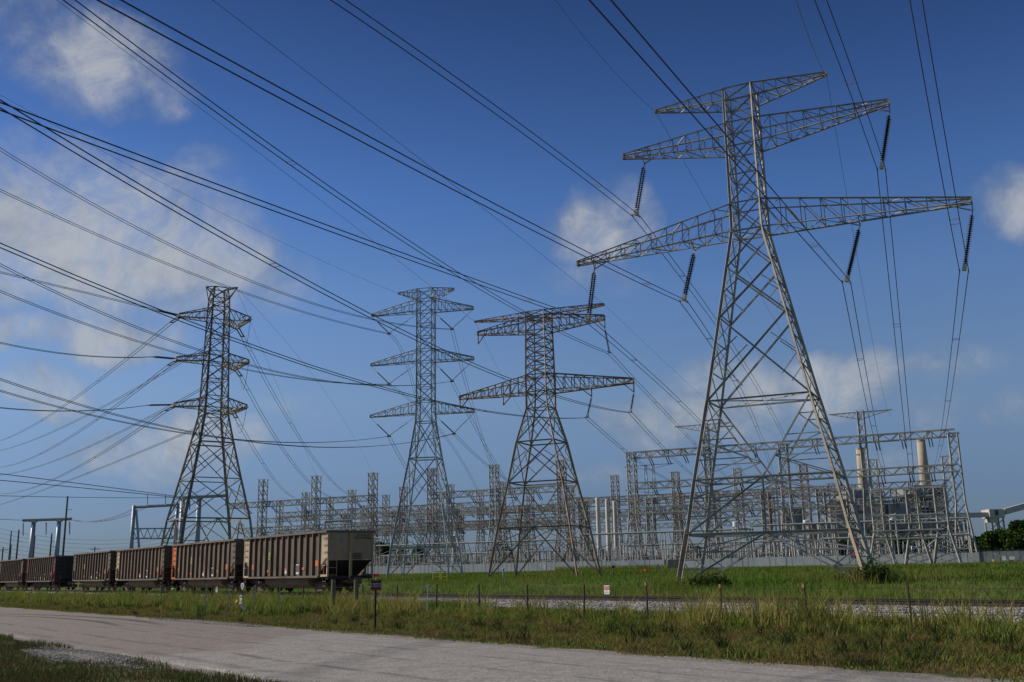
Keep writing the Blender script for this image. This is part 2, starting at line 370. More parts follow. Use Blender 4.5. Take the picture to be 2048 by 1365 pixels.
def wob(s, t):
    if 6.6 < s < 15.6 or 26.4 < s < 33: return 0
    return .035 * math.sin(s * 1.7 + t * .6) * math.sin(t * .9 - s * .4) + (.03 * math.sin(s * .31) * math.cos(t * .23) if s > 36 else 0)
SS = sorted(set(list(np.arange(-20, 60, .5)) + [-400, -200, -100, -60, -35] + GS + list(np.geomspace(62, 4000, 40))))
TS = sorted(set(list(np.arange(-30, 90, 1.5)) + [-4000, -2000, -800, -300, -120, -60] + list(np.geomspace(92, 4500, 40))))
ground = grid('ground', SS, TS, lambda s, t: gz(s) + wob(s, t), ground_mat(), kind='structure')
rs = [7.4, 7.75, 8.5, 10, 11.25, 12.5, 14, 14.75, 15.1]
rt = list(np.arange(-60, 130, .7)) + list(np.geomspace(131, 900, 30))
hr = [rng.uniform(-1, 1) for _ in range(4000)]
def road_z(s, t): return .004 + .035 * (1 - ((s - 11.25) / 3.9) ** 2) - .02
v = []; f = []
for i, s in enumerate(rs):
    for j, t in enumerate(rt):
        e_ = (.10 * hr[j] + .22 * math.sin(t * .37 + i) + .12 * math.sin(t * 1.1)) if i in (0, len(rs) - 1) else 0
        v.append(tuple(st(s + e_, t, road_z(s, t) if 0 < i < len(rs) - 1 else -.07)))
n_ = len(rt)
for i in range(len(rs) - 1):
    for j in range(n_ - 1): a = i * n_ + j; f.append((a, a + n_, a + n_ + 1, a + 1))
me = bpy.data.meshes.new('road'); me.from_pydata(v, [], f); me.update()
tag(link('road', me, road_mat()), kind='structure')
# ballast bed
bs = [27.0, 27.6, 28.3, 28.75, 29.0, 30.4, 31.8, 32.1, 32.6, 33.1]
bz = [.03, .20, .36, .43, .44, .44, .44, .42, .30, .14]
bt = list(np.arange(-20, 240, 1.0)) + list(np.geomspace(242, 1200, 20))
bed = grid('track_bed', bs, bt, lambda s, t: float(np.interp(s, bs, bz)) + .03 * math.sin(t * 2.3 + s * 5), mat('ballast_bed', (.25, .24, .225), (.40, .39, .37), 14, .95, spots=(.14, .13, .125), bump=.8, bscale=16), kind='structure')
def scatter_mesh(name, pts, size, material, parent=None, kind='stuff', label=None, cat=None, flat=.75):
    """angular stones, one squashed jittered octahedron per point"""
    N = len(pts); base = np.array([(1, 0, 0), (-1, 0, 0), (0, 1, 0), (0, -1, 0), (0, 0, 1), (0, 0, -1)], float)
    sz = size * nrg.uniform(.5, 1.35, (N, 1, 1)); V = base[None] * sz * nrg.uniform(.65, 1.25, (N, 6, 3)); V[:, :, 2] *= flat
    an = nrg.uniform(0, 6.28, N); c, s = np.cos(an)[:, None], np.sin(an)[:, None]
    x = V[:, :, 0] * c - V[:, :, 1] * s; y = V[:, :, 0] * s + V[:, :, 1] * c; tl = nrg.uniform(-.5, .5, (N, 1))
    V = np.stack([x, y, V[:, :, 2] + x * tl], -1) + pts[:, None, :]
    F = np.array([(0, 2, 4), (2, 1, 4), (1, 3, 4), (3, 0, 4), (2, 0, 5), (1, 2, 5), (3, 1, 5), (0, 3, 5)])
    F = (F[None] + 6 * np.arange(N)[:, None, None]).reshape(-1, 3)
    me = bpy.data.meshes.new(name); fast(me, V.reshape(-1, 3), F); o = link(name, me, material, parent)
    return tag(o, label, cat, kind=kind)
def fast(me, V, F):
    n = F.shape[1]; me.vertices.add(len(V)); me.vertices.foreach_set('co', np.ascontiguousarray(V, np.float32).ravel())
    me.loops.add(F.size); me.loops.foreach_set('vertex_index', np.ascontiguousarray(F, np.int32).ravel())
    me.polygons.add(len(F)); me.polygons.foreach_set('loop_start', np.arange(0, F.size, n, dtype=np.int32)); me.update(calc_edges=True)
def stp(s, t, z): return np.stack([NV.x * s + EV.x * t, NV.y * s + EV.y * t, z], -1)
n_ = 30000
tt = 8 + 62 * nrg.random(n_) ** 1.5; s_ = nrg.uniform(27.0, 29.1, n_)
scatter_mesh('ballast_stones', stp(s_, tt, np.interp(s_, bs, bz) + .005), .050, stone, bed, label='loose pale grey ballast stones on the near shoulder of the track')
# rails and ties
track = empty('railway_track', st(30.4, 40, .44), 'single rusty railway track on pale ballast in front of the grass field', 'railway track')
for s in (29.66, 31.1):
    w_ = MB()
    P0, P1 = st(s, -25, 0), st(s, 420, 0)
    pr = [(-.07, .0), (.07, 0), (.07, .015), (.012, .035), (.012, .125), (.036, .135), (.036, .165), (-.036, .165), (-.036, .135), (-.012, .125), (-.012, .035), (-.07, .015)]
    w_.ring([[p + NV * a + ZV * (.455 + b) for a, b in pr] for p in (P0, P1)])
    ro_ = w_.build('rail', railm, track)
    h_ = MB(); h_.box(st(s, 197.5, .6215), EV * 222.4, NV * .033, ZV * .0025); h_.build('rail_head', railtop, ro_)
tb = MB(); tb.box((0, 0, 0), EV * .11, NV * 1.3, ZV * .09); tme = tb.mesh('tie'); tme.materials.append(tiem)
for i in range(190):
    o = bpy.data.objects.new('tie', tme); COL.objects.link(o); o.parent = track; o.location = st(30.4, 4 + i * .56, .385) - WLOC[track.name]

# gravel pull-offs beside the road
def gravel_patch(cs, ct, rs_, rt_, nst, label, name='gravel_patch'):
    b = MB(); ring = []
    for j in range(40):
        a = 2 * math.pi * j / 40; r_ = 1 + .22 * math.sin(3 * a + 1) + .12 * math.sin(7 * a)
        s = cs + rs_ * r_ * math.cos(a); t = ct + rt_ * r_ * math.sin(a); ring.append((s, t))
    for j in range(40):
        s0, t0 = ring[j]; s1, t1 = ring[(j + 1) % 40]; c = st(cs, ct, gz(cs) + .03)
        n = len(b.v); b.v += [c, st(s0, t0, gz(s0) + .012), st(s1, t1, gz(s1) + .012)]; b.f.append((n, n + 1, n + 2))
    o = b.build(name, mat('loose_gravel', (.13, .11, .09), (.25, .22, .19), 14, .95, spots=(.08, .065, .05), bump=.8, bscale=30), kind='structure')
    a = nrg.uniform(0, 6.28, nst); r_ = np.sqrt(nrg.random(nst)) * 1.15
    s = cs + rs_ * r_ * np.cos(a); t = ct + rt_ * r_ * np.sin(a)
    scatter_mesh('gravel_stones', stp(s, t, np.interp(s, GS, GZ) + .02), .022, stone, o)
gravel_patch(6.75, 25.0, .75, 3.6, 2600, '')
gravel_patch(15.4, 40, .55, 5.2, 1600, '')
gravel_patch(18.6, 60, 1.0, 3.2, 900, '')

# ------------------------------------------------------------------ lattice towers
class Lattice:
    """collects steel members; each its own mesh (single=True) or joined per kind"""
    def __init__(s, single, L=True): s.single = single; s.L = L; s.acc = {}
    def add(s, kind, A, B, w, parent, hint, material):
        if s.single:
            b = MB(); (b.angle if s.L else b.bar)(A, B, w, hint=hint); return b.build(kind, material, parent)
        b = s.acc.setdefault((kind, parent.name), (MB(), parent, material))[0]
        if s.L: b.angle(A, B, w, hint=hint)
        else: b.bar(A, B, w, hint=hint, caps=False)
    def flush(s):
        for (kind, _), (b, parent, material) in s.acc.items(): b.build(kind, material, parent, kind='stuff')
        s.acc = {}
def lerp(a, b, t): return a + (b - a) * t
class Tower:
    def __init__(s, name, centre, theta, levels, material, label, group=None, single=False, legw=.2, brw=.1, legmat=None, L=True):
        s.c = Vector(centre); s.a = Vector((-math.cos(theta), math.sin(theta), 0)); s.l = Vector((math.sin(theta), math.cos(theta), 0))
        s.lv = levels; s.m = material; s.bw = brw; s.legw = legw
        s.root = empty(name, (centre[0], centre[1], levels[0][0]), label, 'transmission tower', group)
        s.lat = Lattice(single, L)
        for sx in (1, -1):
            for sy in (-1, 1):
                b = MB(); pts = [s.pt(z, sx, sy) for z, _, _ in levels]; h = s.a * sx + s.l * sy
                for i, (p, q) in enumerate(zip(pts, pts[1:])):
                    wv_ = lerp(legw, legw * .54, i / max(1, len(pts) - 2)); (b.angle if L else b.bar)(p, q, wv_, hint=h)
                lm = legmat(sx, sy) if legmat else material
                lg = b.build('leg', lm, s.root)
                f_ = MB(); f_.lathe(pts[0] + Vector((0, 0, -.55)), [(.36, 0), (.36, .45), (.30, .5)], 10); f_.build('footing', poleconc, lg)
    def dims(s, z):
        zs = [q[0] for q in s.lv]; return float(np.interp(z, zs, [q[1] for q in s.lv])), float(np.interp(z, zs, [q[2] for q in s.lv]))
    def pt(s, z, sx, sy):
        w, d = s.dims(z); return Vector((s.c.x, s.c.y, z)) + s.a * (w * sx) + s.l * (d * sy)
    def faces(s):
        return [((1, -1), (-1, -1), -s.l), ((1, 1), (-1, 1), s.l), ((1, -1), (1, 1), s.a), ((-1, -1), (-1, 1), -s.a)]
    def add(s, kind, A, B, w=None, parent=None, hint=None, material=None):
        return s.lat.add(kind, A, B, w or s.bw, parent or s.root, hint or (A + B) / 2 - Vector((s.c.x, s.c.y, (A.z + B.z) / 2)), material or s.m)
    def xpanel(s, z0, z1, sub=True, w=None, faces=None, strut=True):
        for fi, (p, q, nn) in enumerate(s.faces()):
            if faces and fi not in faces: continue
            A0, B0, A1, B1 = s.pt(z0, *p), s.pt(z0, *q), s.pt(z1, *p), s.pt(z1, *q)
            s.add('brace', A0, B1, w, hint=nn); s.add('brace', B0 + nn * .03, A1 + nn * .03, w, hint=nn)
            if strut: s.add('strut', A1, B1, w, hint=nn)
            if sub:
                X = (A0 + B1 + B0 + A1) / 4
                for P0, P1 in ((A0, A1), (B0, B1)):
                    m_ = lerp(P0, P1, .5)
                    s.add('brace', m_, lerp(P0, X, .5), s.bw * .7, hint=nn); s.add('brace', m_, lerp(P1, X, .5), s.bw * .7, hint=nn)
    def vpanel(s, z0, z1, up=True, n=3, faces=(0, 1), w=None):
        """big V of diagonals between the corners at one level and the middle of the other, with sub-bracing"""
        for fi in faces:
            p, q, nn = s.faces()[fi]
            zc, zm = (z1, z0) if up else (z0, z1)     # corners level, middle level
            M_ = (s.pt(zm, *p) + s.pt(zm, *q)) / 2
            for c in (p, q):
                K = s.pt(zc, *c); F = s.pt(zm, *c); s.add('brace', K, M_, (w or s.bw * 1.25), hint=nn)
                prev = None
                for i in range(1, n + 1):
                    u = i / (n + 1); a_ = lerp(K, F, u); b_ = lerp(K, M_, u)
                    s.add('strut', a_, b_, s.bw * .75, hint=nn)
                    if i % 2: s.add('brace', b_, lerp(K, F, min(1, (i + 1) / (n + 1))), s.bw * .7, hint=nn)
                    else: s.add('brace', a_, lerp(K, M_, min(1, (i + 1) / (n + 1))), s.bw * .7, hint=nn)
    def ringstrut(s, z, w=None):
        for p, q, nn in s.faces(): s.add('strut', s.pt(z, *p), s.pt(z, *q), w, hint=nn)
    def plan(s, z):
        s.add('strut', s.pt(z, 1, -1), s.pt(z, -1, 1), s.bw * .8, hint=(0, 0, 1)); s.add('strut', s.pt(z, 1, 1), s.pt(z, -1, -1), s.bw * .8, hint=(0, 0, 1))
    def arm(s, side, length, zb, zt, ztip, n=7, tipw=.12, tiph=.3, chw=None, brw=None, bracket=False, peak=False):
        """box-truss crossarm as one part; chords and lacing are its sub-parts"""
        chw = chw or s.bw * 1.1; brw = brw or s.bw * .62
        tb_, tt_ = ztip - tiph / 2, ztip + tiph / 2
        sx = 1 if side > 0 else -1; ax = s.a * sx
        g = MB(); tipc = Vector((s.c.x, s.c.y, ztip)) + ax * length
        g.box(tipc, ax * .05, s.l * (tipw + .05), ZV * (tiph / 2 + .03)); part = g.build('crossarm', s.m, s.root)
        def node(u, top, sy):
            r0 = s.pt(zt if top else zb, sx, sy); e = Vector((s.c.x, s.c.y, tt_ if top else tb_)) + ax * length + s.l * (tipw * sy); return lerp(r0, e, u)
        for top in (0, 1):
            for sy in (-1, 1): s.lat.add('chord', node(0, top, sy), node(1, top, sy), chw, part, ZV * (1 if top else -1) + s.l * sy, s.m)
        us = [i / n for i in range(n + 1)]
        for i in range(n):
            u0, u1 = us[i], us[i + 1]
            for sy in (-1, 1):
                if i: s.lat.add('post', node(u0, 0, sy), node(u0, 1, sy), brw, part, s.l * sy, s.m)
                (A, B) = (node(u0, 1, sy), node(u1, 0, sy)) if i < n - 1 else (node(u0, 0, sy), node(u1, 1, sy))
                s.lat.add('lacing', A, B, brw, part, s.l * sy, s.m)
            for top in (0, 1):
                if top and i % 3: continue
                if i: s.lat.add('lacing', node(u0, top, -1), node(u0, top, 1), brw, part, ZV, s.m)
                s.lat.add('lacing', node(u0, top, -1 if i % 2 else 1), node(u1, top, 1 if i % 2 else -1), brw, part, ZV, s.m)
        return part, tipc, node
THETA = R(26)
leg_tan = mat('tan_streaked_steel', (.32, .275, .215), (.26, .22, .17), .9, .7, .1)
def foot_mat(sx, sy): return leg_tan if (sx, sy) == (-1, -1) else galv
LV = [(.72, 5.15, 2.1), (3.6, 4.5, 1.95), (6.7, 3.94, 1.75), (11.3, 2.96, 1.5), (21.66, .92, .98), (23.46, .9, .95), (27.2, .88, .93), (28.8, .88, .92), (30.3, .88, .9), (31.15, .86, .88)]
T1 = Tower('pylon', (14.75, 58, 0), THETA, LV, galv, 'large pale steel lattice pylon standing nearest the camera on the right', 'power pylons', True, .205, .08, foot_mat)
# rust-brown bottom sections of the two front legs
for sx in (1, -1):
    b = MB(); A, B = T1.pt(.74, sx, -1), T1.pt(3.9, sx, -1); d_ = (T1.a * sx - T1.l) * .012; b.angle(A + d_, B + d_, .245, hint=T1.a * sx - T1.l)
    tag(b.build('leg_extension', rustleg, T1.root), label='rust-brown bottom length of a front leg')
z_ = [q[0] for q in LV]
T1.vpanel(z_[0], z_[1], up=False, n=2, faces=(0, 1)); T1.vpanel(z_[1], z_[2], up=False, n=2, faces=(0, 1)); T1.vpanel(z_[2], z_[3], up=True, n=3, faces=(0, 1))
for za in (z_[1], z_[2], z_[3]): T1.ringstrut(za, .15 if za == z_[1] else .09)
for fi in (0, 1):
    p, q, nn = T1.faces()[fi]; T1.add('strut', (T1.pt(z_[1], *p) + T1.pt(z_[1], *q)) / 2, (T1.pt(z_[2], *p) + T1.pt(z_[2], *q)) / 2, .09, hint=nn)
T1.plan(z_[3]); T1.plan(z_[4])
for a_, b_ in ((.72, 2.2), (2.2, 3.6), (3.6, 5.2), (5.2, 6.7), (6.7, 8.2), (8.2, 9.8), (9.8, 11.3)): T1.xpanel(a_, b_, False, .06, (2, 3))
for a_, b_ in ((11.3, 16.3), (16.3, 19.4)): T1.xpanel(a_, b_, True, .105, (0, 1), False)
T1.xpanel(19.4, 21.66, False, .09, (0, 1))
for a_, b_ in ((11.3, 13), (13, 14.8), (14.8, 16.5), (16.5, 18.2), (18.2, 19.9), (19.9, 21.66)): T1.xpanel(a_, b_, False, .06, (2, 3))
for a_, b_ in ((21.66, 23.46), (23.46, 25.3), (25.3, 27.2), (27.2, 28.8), (28.8, 30.3), (30.3, 31.15)): T1.xpanel(a_, b_, False, .07)
arms1 = {}
for side in (1, -1):
    arms1['low', side] = T1.arm(side, 11.45 if side > 0 else 12.35, 21.66, 23.46, 21.5, 10)
    arms1['mid', side] = T1.arm(side, 7.95 if side > 0 else 8.65, 27.2, 28.8, 28.35, 8)
    arms1['top', side] = T1.arm(side, 5.6 if side > 0 else 5.3, 30.3, 31.15, 31.05, 6, .08, .16)
T1.lat.flush()
# small plates on the pylon
def plate(parent, c, w, h, right, material, name, **tg):
    b = MB(); right = Vector(right).normalized(); b.box(c, right * w / 2, right.cross(ZV) * .012, ZV * h / 2); return b.build(name, material, parent, **tg)
sg = plate(T1.root, at(1708, 1112.5, 55.0), .33, .26, -T1.a, whitep, 'warning_sign', label='red and white danger plate low on the pylon')
plate_c = at(1708, 1109.2, 54.97); b = MB(); b.box(plate_c, -T1.a * .165, T1.l * .006, ZV * .055); b.build('sign_header', redp, sg)
text_mesh('DANGER', .075, at(1708, 1109.2, 54.95), -T1.a, ZV, whitep, sg)
b = MB(); c_ = at(1711, 1114.5, 54.95); b.box(c_, -T1.a * .05, T1.l * .006, ZV * .05); b.build('sign_mark', blackp, sg)
for q in range(3):
    b = MB(); c_ = at(1705, 1113 + 1.3 * q, 54.95); b.box(c_, -T1.a * .06, T1.l * .006, ZV * .008); b.build('sign_mark', blackp, sg)
plate(T1.root, at(1383, 1102, 60.3), .24, .16, -T1.a, mat('pale_green_plate', (.62, .70, .52)), 'number_plate', label='pale green plate low on the pylon')
b = MB(); p_ = at(1376.5, 1111, 59.2); b.box(p_, -T1.a * .05, T1.l * .02, ZV * .12); b.build('number_plate', yellowpipe, T1.root, label='small yellow tag on the rust-brown leg')

# ------------------------------------------------------------------ insulator strings
db = MB(); db.lathe((0, 0, 0), [(.035, .075), (.05, .07), (.055, .03), (.135, .0), (.14, -.012), (.10, -.02), (.04, -.03), (.02, -.075)], 12)
DISC = db.mesh('disc'); DISC.materials.append(porcelain); DISC.polygons.foreach_set('use_smooth', [True] * len(DISC.polygons))
def discs(parent, A, B, n, scale=1.0, name='disc', mesh=None):
    d = B - A; q = d.to_track_quat('-Z', 'Y')
    for i in range(n):
        o = bpy.data.objects.new(name, mesh or DISC); COL.objects.link(o); o.parent = parent
        o.rotation_mode = 'QUATERNION'; o.rotation_quaternion = q; o.location = lerp(A, B, (i + .5) / n) - WLOC[parent.name]; o.scale = (scale, scale, scale * d.length / n / .15)
def string(A, B, l, label, n=22, double=True, group='suspension insulator strings'):
    """twin suspension string with yokes; hangs from A to the conductor yoke at B"""
    r_ = empty('insulator_string', B, label, 'insulator', group); d = (B - A).normalized()
    hk = MB(); hk.bar(A, A + d * .28, .05); hk.bar(A + d * .25 - l * .22, A + d * .25 + l * .22, .04, .09); hk.build('hanger', hardware, r_)
    for sy in ((-1, 1) if double else (0,)): discs(r_, A + d * .32 + l * (.2 * sy), B - d * .42 + l * (.2 * sy), n)
    y = MB(); side = d.cross(l).normalized(); y.box(B - d * .2, l * .17, side * .10, d * .17); y.build('yoke_plate', yokem, r_)
    c = MB(); 
    for q in (-1, 1): c.bar(B + side * .23 * q - l * .16, B + side * .23 * q + l * .16, .07, .09)
    c.build('clamp', hardware, r_)
    return B, side
L1v = T1.l
def armpt(key, side, u, dz=-.45):
    p, tip, node = arms1[key, side]; return (node(u, 0, -1) + node(u, 0, 1)) / 2 + ZV * dz
STR = {}
for key, side, u, px, py, lab in (('mid', 1, .80, 1277, 400, "double insulator string under the nearest pylon's upper left crossarm"),
                                  ('mid', -1, 1.0, 1766, 316, "insulator string at the tip of the nearest pylon's upper right crossarm"),
                                  ('low', 1, .89, 1179, 623, "outermost insulator string under the nearest pylon's lower left crossarm"),
                                  ('low', 1, .25, 1367, 603, "inner insulator string under the nearest pylon's lower left crossarm, beside the body"),
                                  ('low', -1, .475, 1696, 552, "inner insulator string under the nearest pylon's lower right crossarm"),
                                  ('low', -1, 1.0, 1930, 529, "outermost insulator string at the tip of the nearest pylon's lower right crossarm")):
    A = armpt(key, side, u)
    part = arms1[key, side][0]; node = arms1[key, side][2]
    hb = MB(); hb.bar(A, node(min(1, u + .0), 0, -1), .05); hb.bar(A, node(min(1, u), 0, 1), .05); hb.bar(A, (node(max(0, u - .1), 0, -1) + node(max(0, u - .1), 0, 1)) / 2, .06)
    hb.build('hanger_bracket', galv, part)
    B = at(px, py, A.y + .7); d = (B - A); B = A + d.normalized() * min(4.1, max(3.4, d.length)) if abs(d.length - 3.8) > .6 else B
    STR[key, side, round(u, 2)] = string(A, B, L1v, lab)

# ------------------------------------------------------------------ the other big towers
def zs_of(px, ys, Y): return [at(px, y, Y).z for y in ys]
# rusty tower
Y2 = 117.0; th2 = R(25)
c2 = at(1093, 1142, Y2); c2t = at(1075, 640, Y2); cx2 = (c2.x + c2t.x) / 2
zz = zs_of(1082, [1145, 1056, 966, 885, 818, 786, 752, 664, 641, 636, 626], Y2); zz[0] = gz(s_of(c2))
px2m = Y2 / 2043 / math.cos(th2)
hw = [92 * px2m, 76 * px2m, 58 * px2m, 40 * px2m, 23 * px2m, 22 * px2m, 22 * px2m, 20.5 * px2m, 20 * px2m, 20 * px2m, 20 * px2m]
LV2 = [(z, w * .93, w * (.62 if i < 3 else .80 if i < 5 else .95)) for i, (z, w) in enumerate(zip(zz, hw))]
T2 = Tower('pylon', (cx2, Y2, 0), th2, LV2, rusty, 'rust-brown lattice pylon in the middle distance with insulators only on its right arms', 'power pylons', False, .25, .105)
T2.vpanel(zz[0], zz[1], False, 2, (0, 1, 2, 3)); T2.vpanel(zz[1], zz[2], True, 2, (0, 1)); T2.xpanel(zz[1], zz[2], False, .09, (2, 3)); T2.xpanel(zz[2], zz[3], True, .12); T2.xpanel(zz[3], zz[4], True, .11)
for i in (1, 2, 3): T2.ringstrut(zz[i], .15)
T2.xpanel(zz[4], zz[5], False); T2.xpanel(zz[5], zz[6], False)
nb = 5
for i in range(nb): T2.xpanel(lerp(zz[6], zz[7], i / nb), lerp(zz[6], zz[7], (i + 1) / nb), False, .1)
for i in (7, 8, 9): T2.xpanel(zz[i], zz[i + 1], False, .09)
arms2 = {}
for side, ll, lm, lt in ((1, 10.9, 8.3, 8.7), (-1, 11.6, 8.4, 8.4)):
    arms2['low', side] = T2.arm(side, ll, zz[5], zz[6], zz[5] + .35, 9, .15, .5, .13, .085)
    arms2['mid', side] = T2.arm(side, lm, zz[7], zz[8] + .4, zz[7] + .75, 7, .15, .5, .12, .08)
    arms2['top', side] = T2.arm(side, lt, zz[9], zz[10], zz[10] - .05, 7, .1, .2, .1, .07)
for key, side, u in (('low', 1, 1), ('low', 1, .38), ('mid', 1, 1), ('low', -1, 1), ('low', -1, .5), ('mid', -1, 1)):
    part, tip, node = arms2[key, side]; e_ = (node(u, 0, -1) + node(u, 0, 1)) / 2; hb = MB(); q = e_ + ZV * -1.1
    hb.bar(e_, q, .12); hb.bar(q, (node(u - .12, 0, -1) + node(u - .12, 0, 1)) / 2, .1); hb.build('hanger_bracket', rusty, part); arms2[key, side, u] = q
T2.lat.flush()
RS = {}
for kk, px, py, lab in ((('mid', -1, 1), 1219, 707, "insulator string at the tip of the rust-brown pylon's upper right crossarm"),
                        (('low', -1, .5), 1174, 836, "inner insulator string under the rust-brown pylon's lower right crossarm"),
                        (('low', -1, 1), 1261, 826, "slanted insulator string at the tip of the rust-brown pylon's lower right crossarm")):
    A = arms2[kk]; RS[kk] = string(A, at(px, py, A.y), T2.l, lab, 20, False)
# pale tower with V strings
Y3 = 152.0; th3 = R(12)
c3 = at(848, 1146, Y3); c3t = at(855, 590, Y3); cx3 = (c3.x + c3t.x) / 2
zz3 = zs_of(850, [1147, 1095, 1010, 918, 845, 828, 803, 724, 700, 624, 600, 580], Y3); zz3[0] = gz(s_of(c3))
p3 = Y3 / 2043 / math.cos(th3)
hw3 = [62, 56, 43, 28, 17.5, 16.5, 16, 16, 16, 16, 16, 16]
LV3 = [(z, w * p3, w * p3 * .78) for z, w in zip(zz3, hw3)]
T3 = Tower('pylon', (cx3, Y3, 0), th3, LV3, palesteel, 'tall slim pale grey pylon with three crossarms and V-shaped insulators', 'power pylons', False, .26, .10)
T3.vpanel(zz3[0], zz3[1], False, 2, (0, 1, 2, 3)); T3.vpanel(zz3[1], zz3[2], True, 2, (0, 1, 2, 3)); T3.xpanel(zz3[2], zz3[3], True, .13); T3.xpanel(zz3[3], zz3[4], True, .12)
T3.ringstrut(zz3[1], .17); T3.ringstrut(zz3[3], .17)
for i0, i1, nb in ((4, 6, 1), (6, 7, 3), (7, 8, 1), (8, 9, 3), (9, 10, 1), (10, 11, 1)):
    for i in range(nb): T3.xpanel(lerp(zz3[i0], zz3[i1], i / nb), lerp(zz3[i0], zz3[i1], (i + 1) / nb), False, .09)
arms3 = {}
for j, (ib, it) in enumerate(((9, 10), (7, 8), (5, 6))):
    for side in (1, -1): arms3[j, side] = T3.arm(side, 9.0 if side > 0 else 7.7, zz3[ib], zz3[it], zz3[ib] + .05, 6, .2, .4, .12, .07)
for side in (1, -1): arms3['top', side] = T3.arm(side, 4.6, zz3[10], zz3[11], zz3[11] - .25, 4, .1, .25, .12, .08)
T3.lat.flush()
VB = {}
for j in range(3):
    for side, px, py in ((1, 778, (668, 769, 873)[j]), (-1, (904, 904, 908)[j], (659, 763, 868)[j])):
        B = at(px, py, Y3); tip = arms3[j, side][1]; inn = T3.pt(tip.z, side, 0) + T3.a * (.1 * side)
        lab = f"V-shaped insulator pair on the {'left' if side > 0 else 'right'} of the pale pylon's {('top', 'middle', 'lowest')[j]} crossarm"
        r_ = empty('insulator_string', B, lab, 'insulator', 'V-shaped insulators')
        vb = MB(); db2 = MB()
        for E_, dark in ((tip, side > 0), (inn, side < 0)):
            A_ = E_ + ZV * -.2; vb.bar(A_, lerp(A_, B, .38), .05)
            rod = MB(); rod.tube([lerp(A_, B, .36), B + ZV * .1], .085 if dark else .06, 6); rod.build('insulator_rod', porcelain if dark else greyporc, r_)
        vb.box(B, Vector((.3, 0, 0)), Vector((0, .1, 0)), Vector((0, 0, .12))); vb.build('hanger', hardware, r_); VB[j, side] = B
# dead-end tower on the left
Y4 = 121.0; th4 = R(-34)
c4 = at(414, 1105, Y4); c4t = at(438, 580, Y4); cx4 = (c4.x + c4t.x) / 2
zz4 = zs_of(425, [1118, 1040, 960, 888, 832, 818, 795, 728, 706, 643, 617, 600, 578], Y4); zz4[0] = gz(s_of(c4))
p4 = Y4 / 2043
hw4 = [110, 88, 66, 47, 33, 32, 31, 28.5, 27.5, 25.5, 24.5, 23.5, 19]
LV4 = [(z, w * p4 * .74, w * p4 * .74) for z, w in zip(zz4, hw4)]
T4 = Tower('pylon', (cx4, Y4, 0), th4, LV4, brownsteel, 'dull brown dead-end pylon behind the train on the left', 'power pylons', False, .27, .11)
T4.vpanel(zz4[0], zz4[1], False, 2, (0, 1, 2, 3)); T4.xpanel(zz4[1], zz4[2], True, .11); T4.xpanel(zz4[2], zz4[3], True, .11); T4.xpanel(zz4[3], zz4[4], True, .1)
for i in (1, 3): T4.ringstrut(zz4[i], .16)
for i0, i1, nb in ((4, 5, 1), (5, 6, 1), (6, 7, 2), (7, 8, 1), (8, 9, 2), (9, 10, 1), (10, 11, 1), (11, 12, 1)):
    for i in range(nb): T4.xpanel(lerp(zz4[i0], zz4[i1], i / nb), lerp(zz4[i0], zz4[i1], (i + 1) / nb), False, .095)
arms4 = {}
for j, (ib, it) in enumerate(((9, 10), (7, 8), (5, 6))):
    arms4[j, 1] = T4.arm(1, 4.9, zz4[ib], zz4[it] - .2, zz4[ib] + .12, 4, .3, .45, .12, .065)
    arms4[j, -1] = T4.arm(-1, 3.3, zz4[ib], zz4[it] - .2, zz4[ib] + .12, 4, 2.6, .45, .12, .065)
for sx in (1, -1):
    for sy in (1, -1):
        P_ = T4.pt(zz4[12], sx, sy); e_ = Vector((T4.c.x, T4.c.y, zz4[12] + (.5 if sx < 0 else .0))) + T4.a * ((2.3 if sx < 0 else 1.7) * sx)
        T4.add('peak', P_, e_, .13); T4.add('peak', T4.pt(zz4[11], sx, sy), e_, .11)
T4.lat.flush()
for t_ in (T1, T2, T3, T4):
    pass

# ------------------------------------------------------------------ conductors
def solve_sag(A, B, px, py):
    d = ray(px, py); M_ = Matrix(((B.x - A.x, 0, -d.x), (B.y - A.y, 0, -d.y), (B.z - A.z, -1, -d.z)))
    t, kk, lam = M_.inverted() @ (CAM - A); return kk / max(1e-3, 4 * t * (1 - t)) if .03 < t < .97 else 1.0
def path(A, B, sag, t0=0.0, n=28):
    out = []
    for i in range(n + 1):
        t = t0 + (1 - t0) * i / n; p = A + (B - A) * t; out.append(p - ZV * (4 * sag * t * (1 - t)))
    return out
def startpt(px, py, B, brg):
    b = R(brg); q = Vector((math.cos(b), -math.sin(b), 0)); d = ray(px, py); lam = (B - CAM).dot(q) / d.dot(q); return CAM + d * lam
def bundle(A, B, label, mid=None, sag=None, t0=0.0, r=.024, gap=.23, spac=(.5,), material=None, n=28, group='twin conductor bundles', single=False, cat='power line'):
    A = Vector(A); B = Vector(B); material = material or wirem
    sg_ = solve_sag(A, B, *mid) if mid else (sag if sag is not None else (B - A).length * .02)
    pts = path(A, B, sg_, t0, n); hd = Vector((B.x - A.x, B.y - A.y, 0)).normalized(); side = Vector((hd.y, -hd.x, 0))
    if single:
        b = MB(); b.tube(pts, r, 5); return b.build('overhead_wire', material, None, loc=B, label=label, cat=cat, group=group)
    root = empty('conductor_bundle', B, label, cat, group)
    for q in (-1, 1):
        b = MB(); b.tube([p + side * (gap * q) for p in pts], r, 5); b.build('conductor', material, root)
    for u in spac:
        i = min(n - 1, max(1, int(u * n))); p = pts[i]; dd = (pts[i + 1] - pts[i]).normalized() * .22; b = MB()
        for e_ in (-1, 1): b.bar(p - side * (gap + .03) + dd * e_, p + side * (gap + .03) + dd * (e_ * 1.0), .022, .03)
        b.build('spacer', hardware, root)
    return root
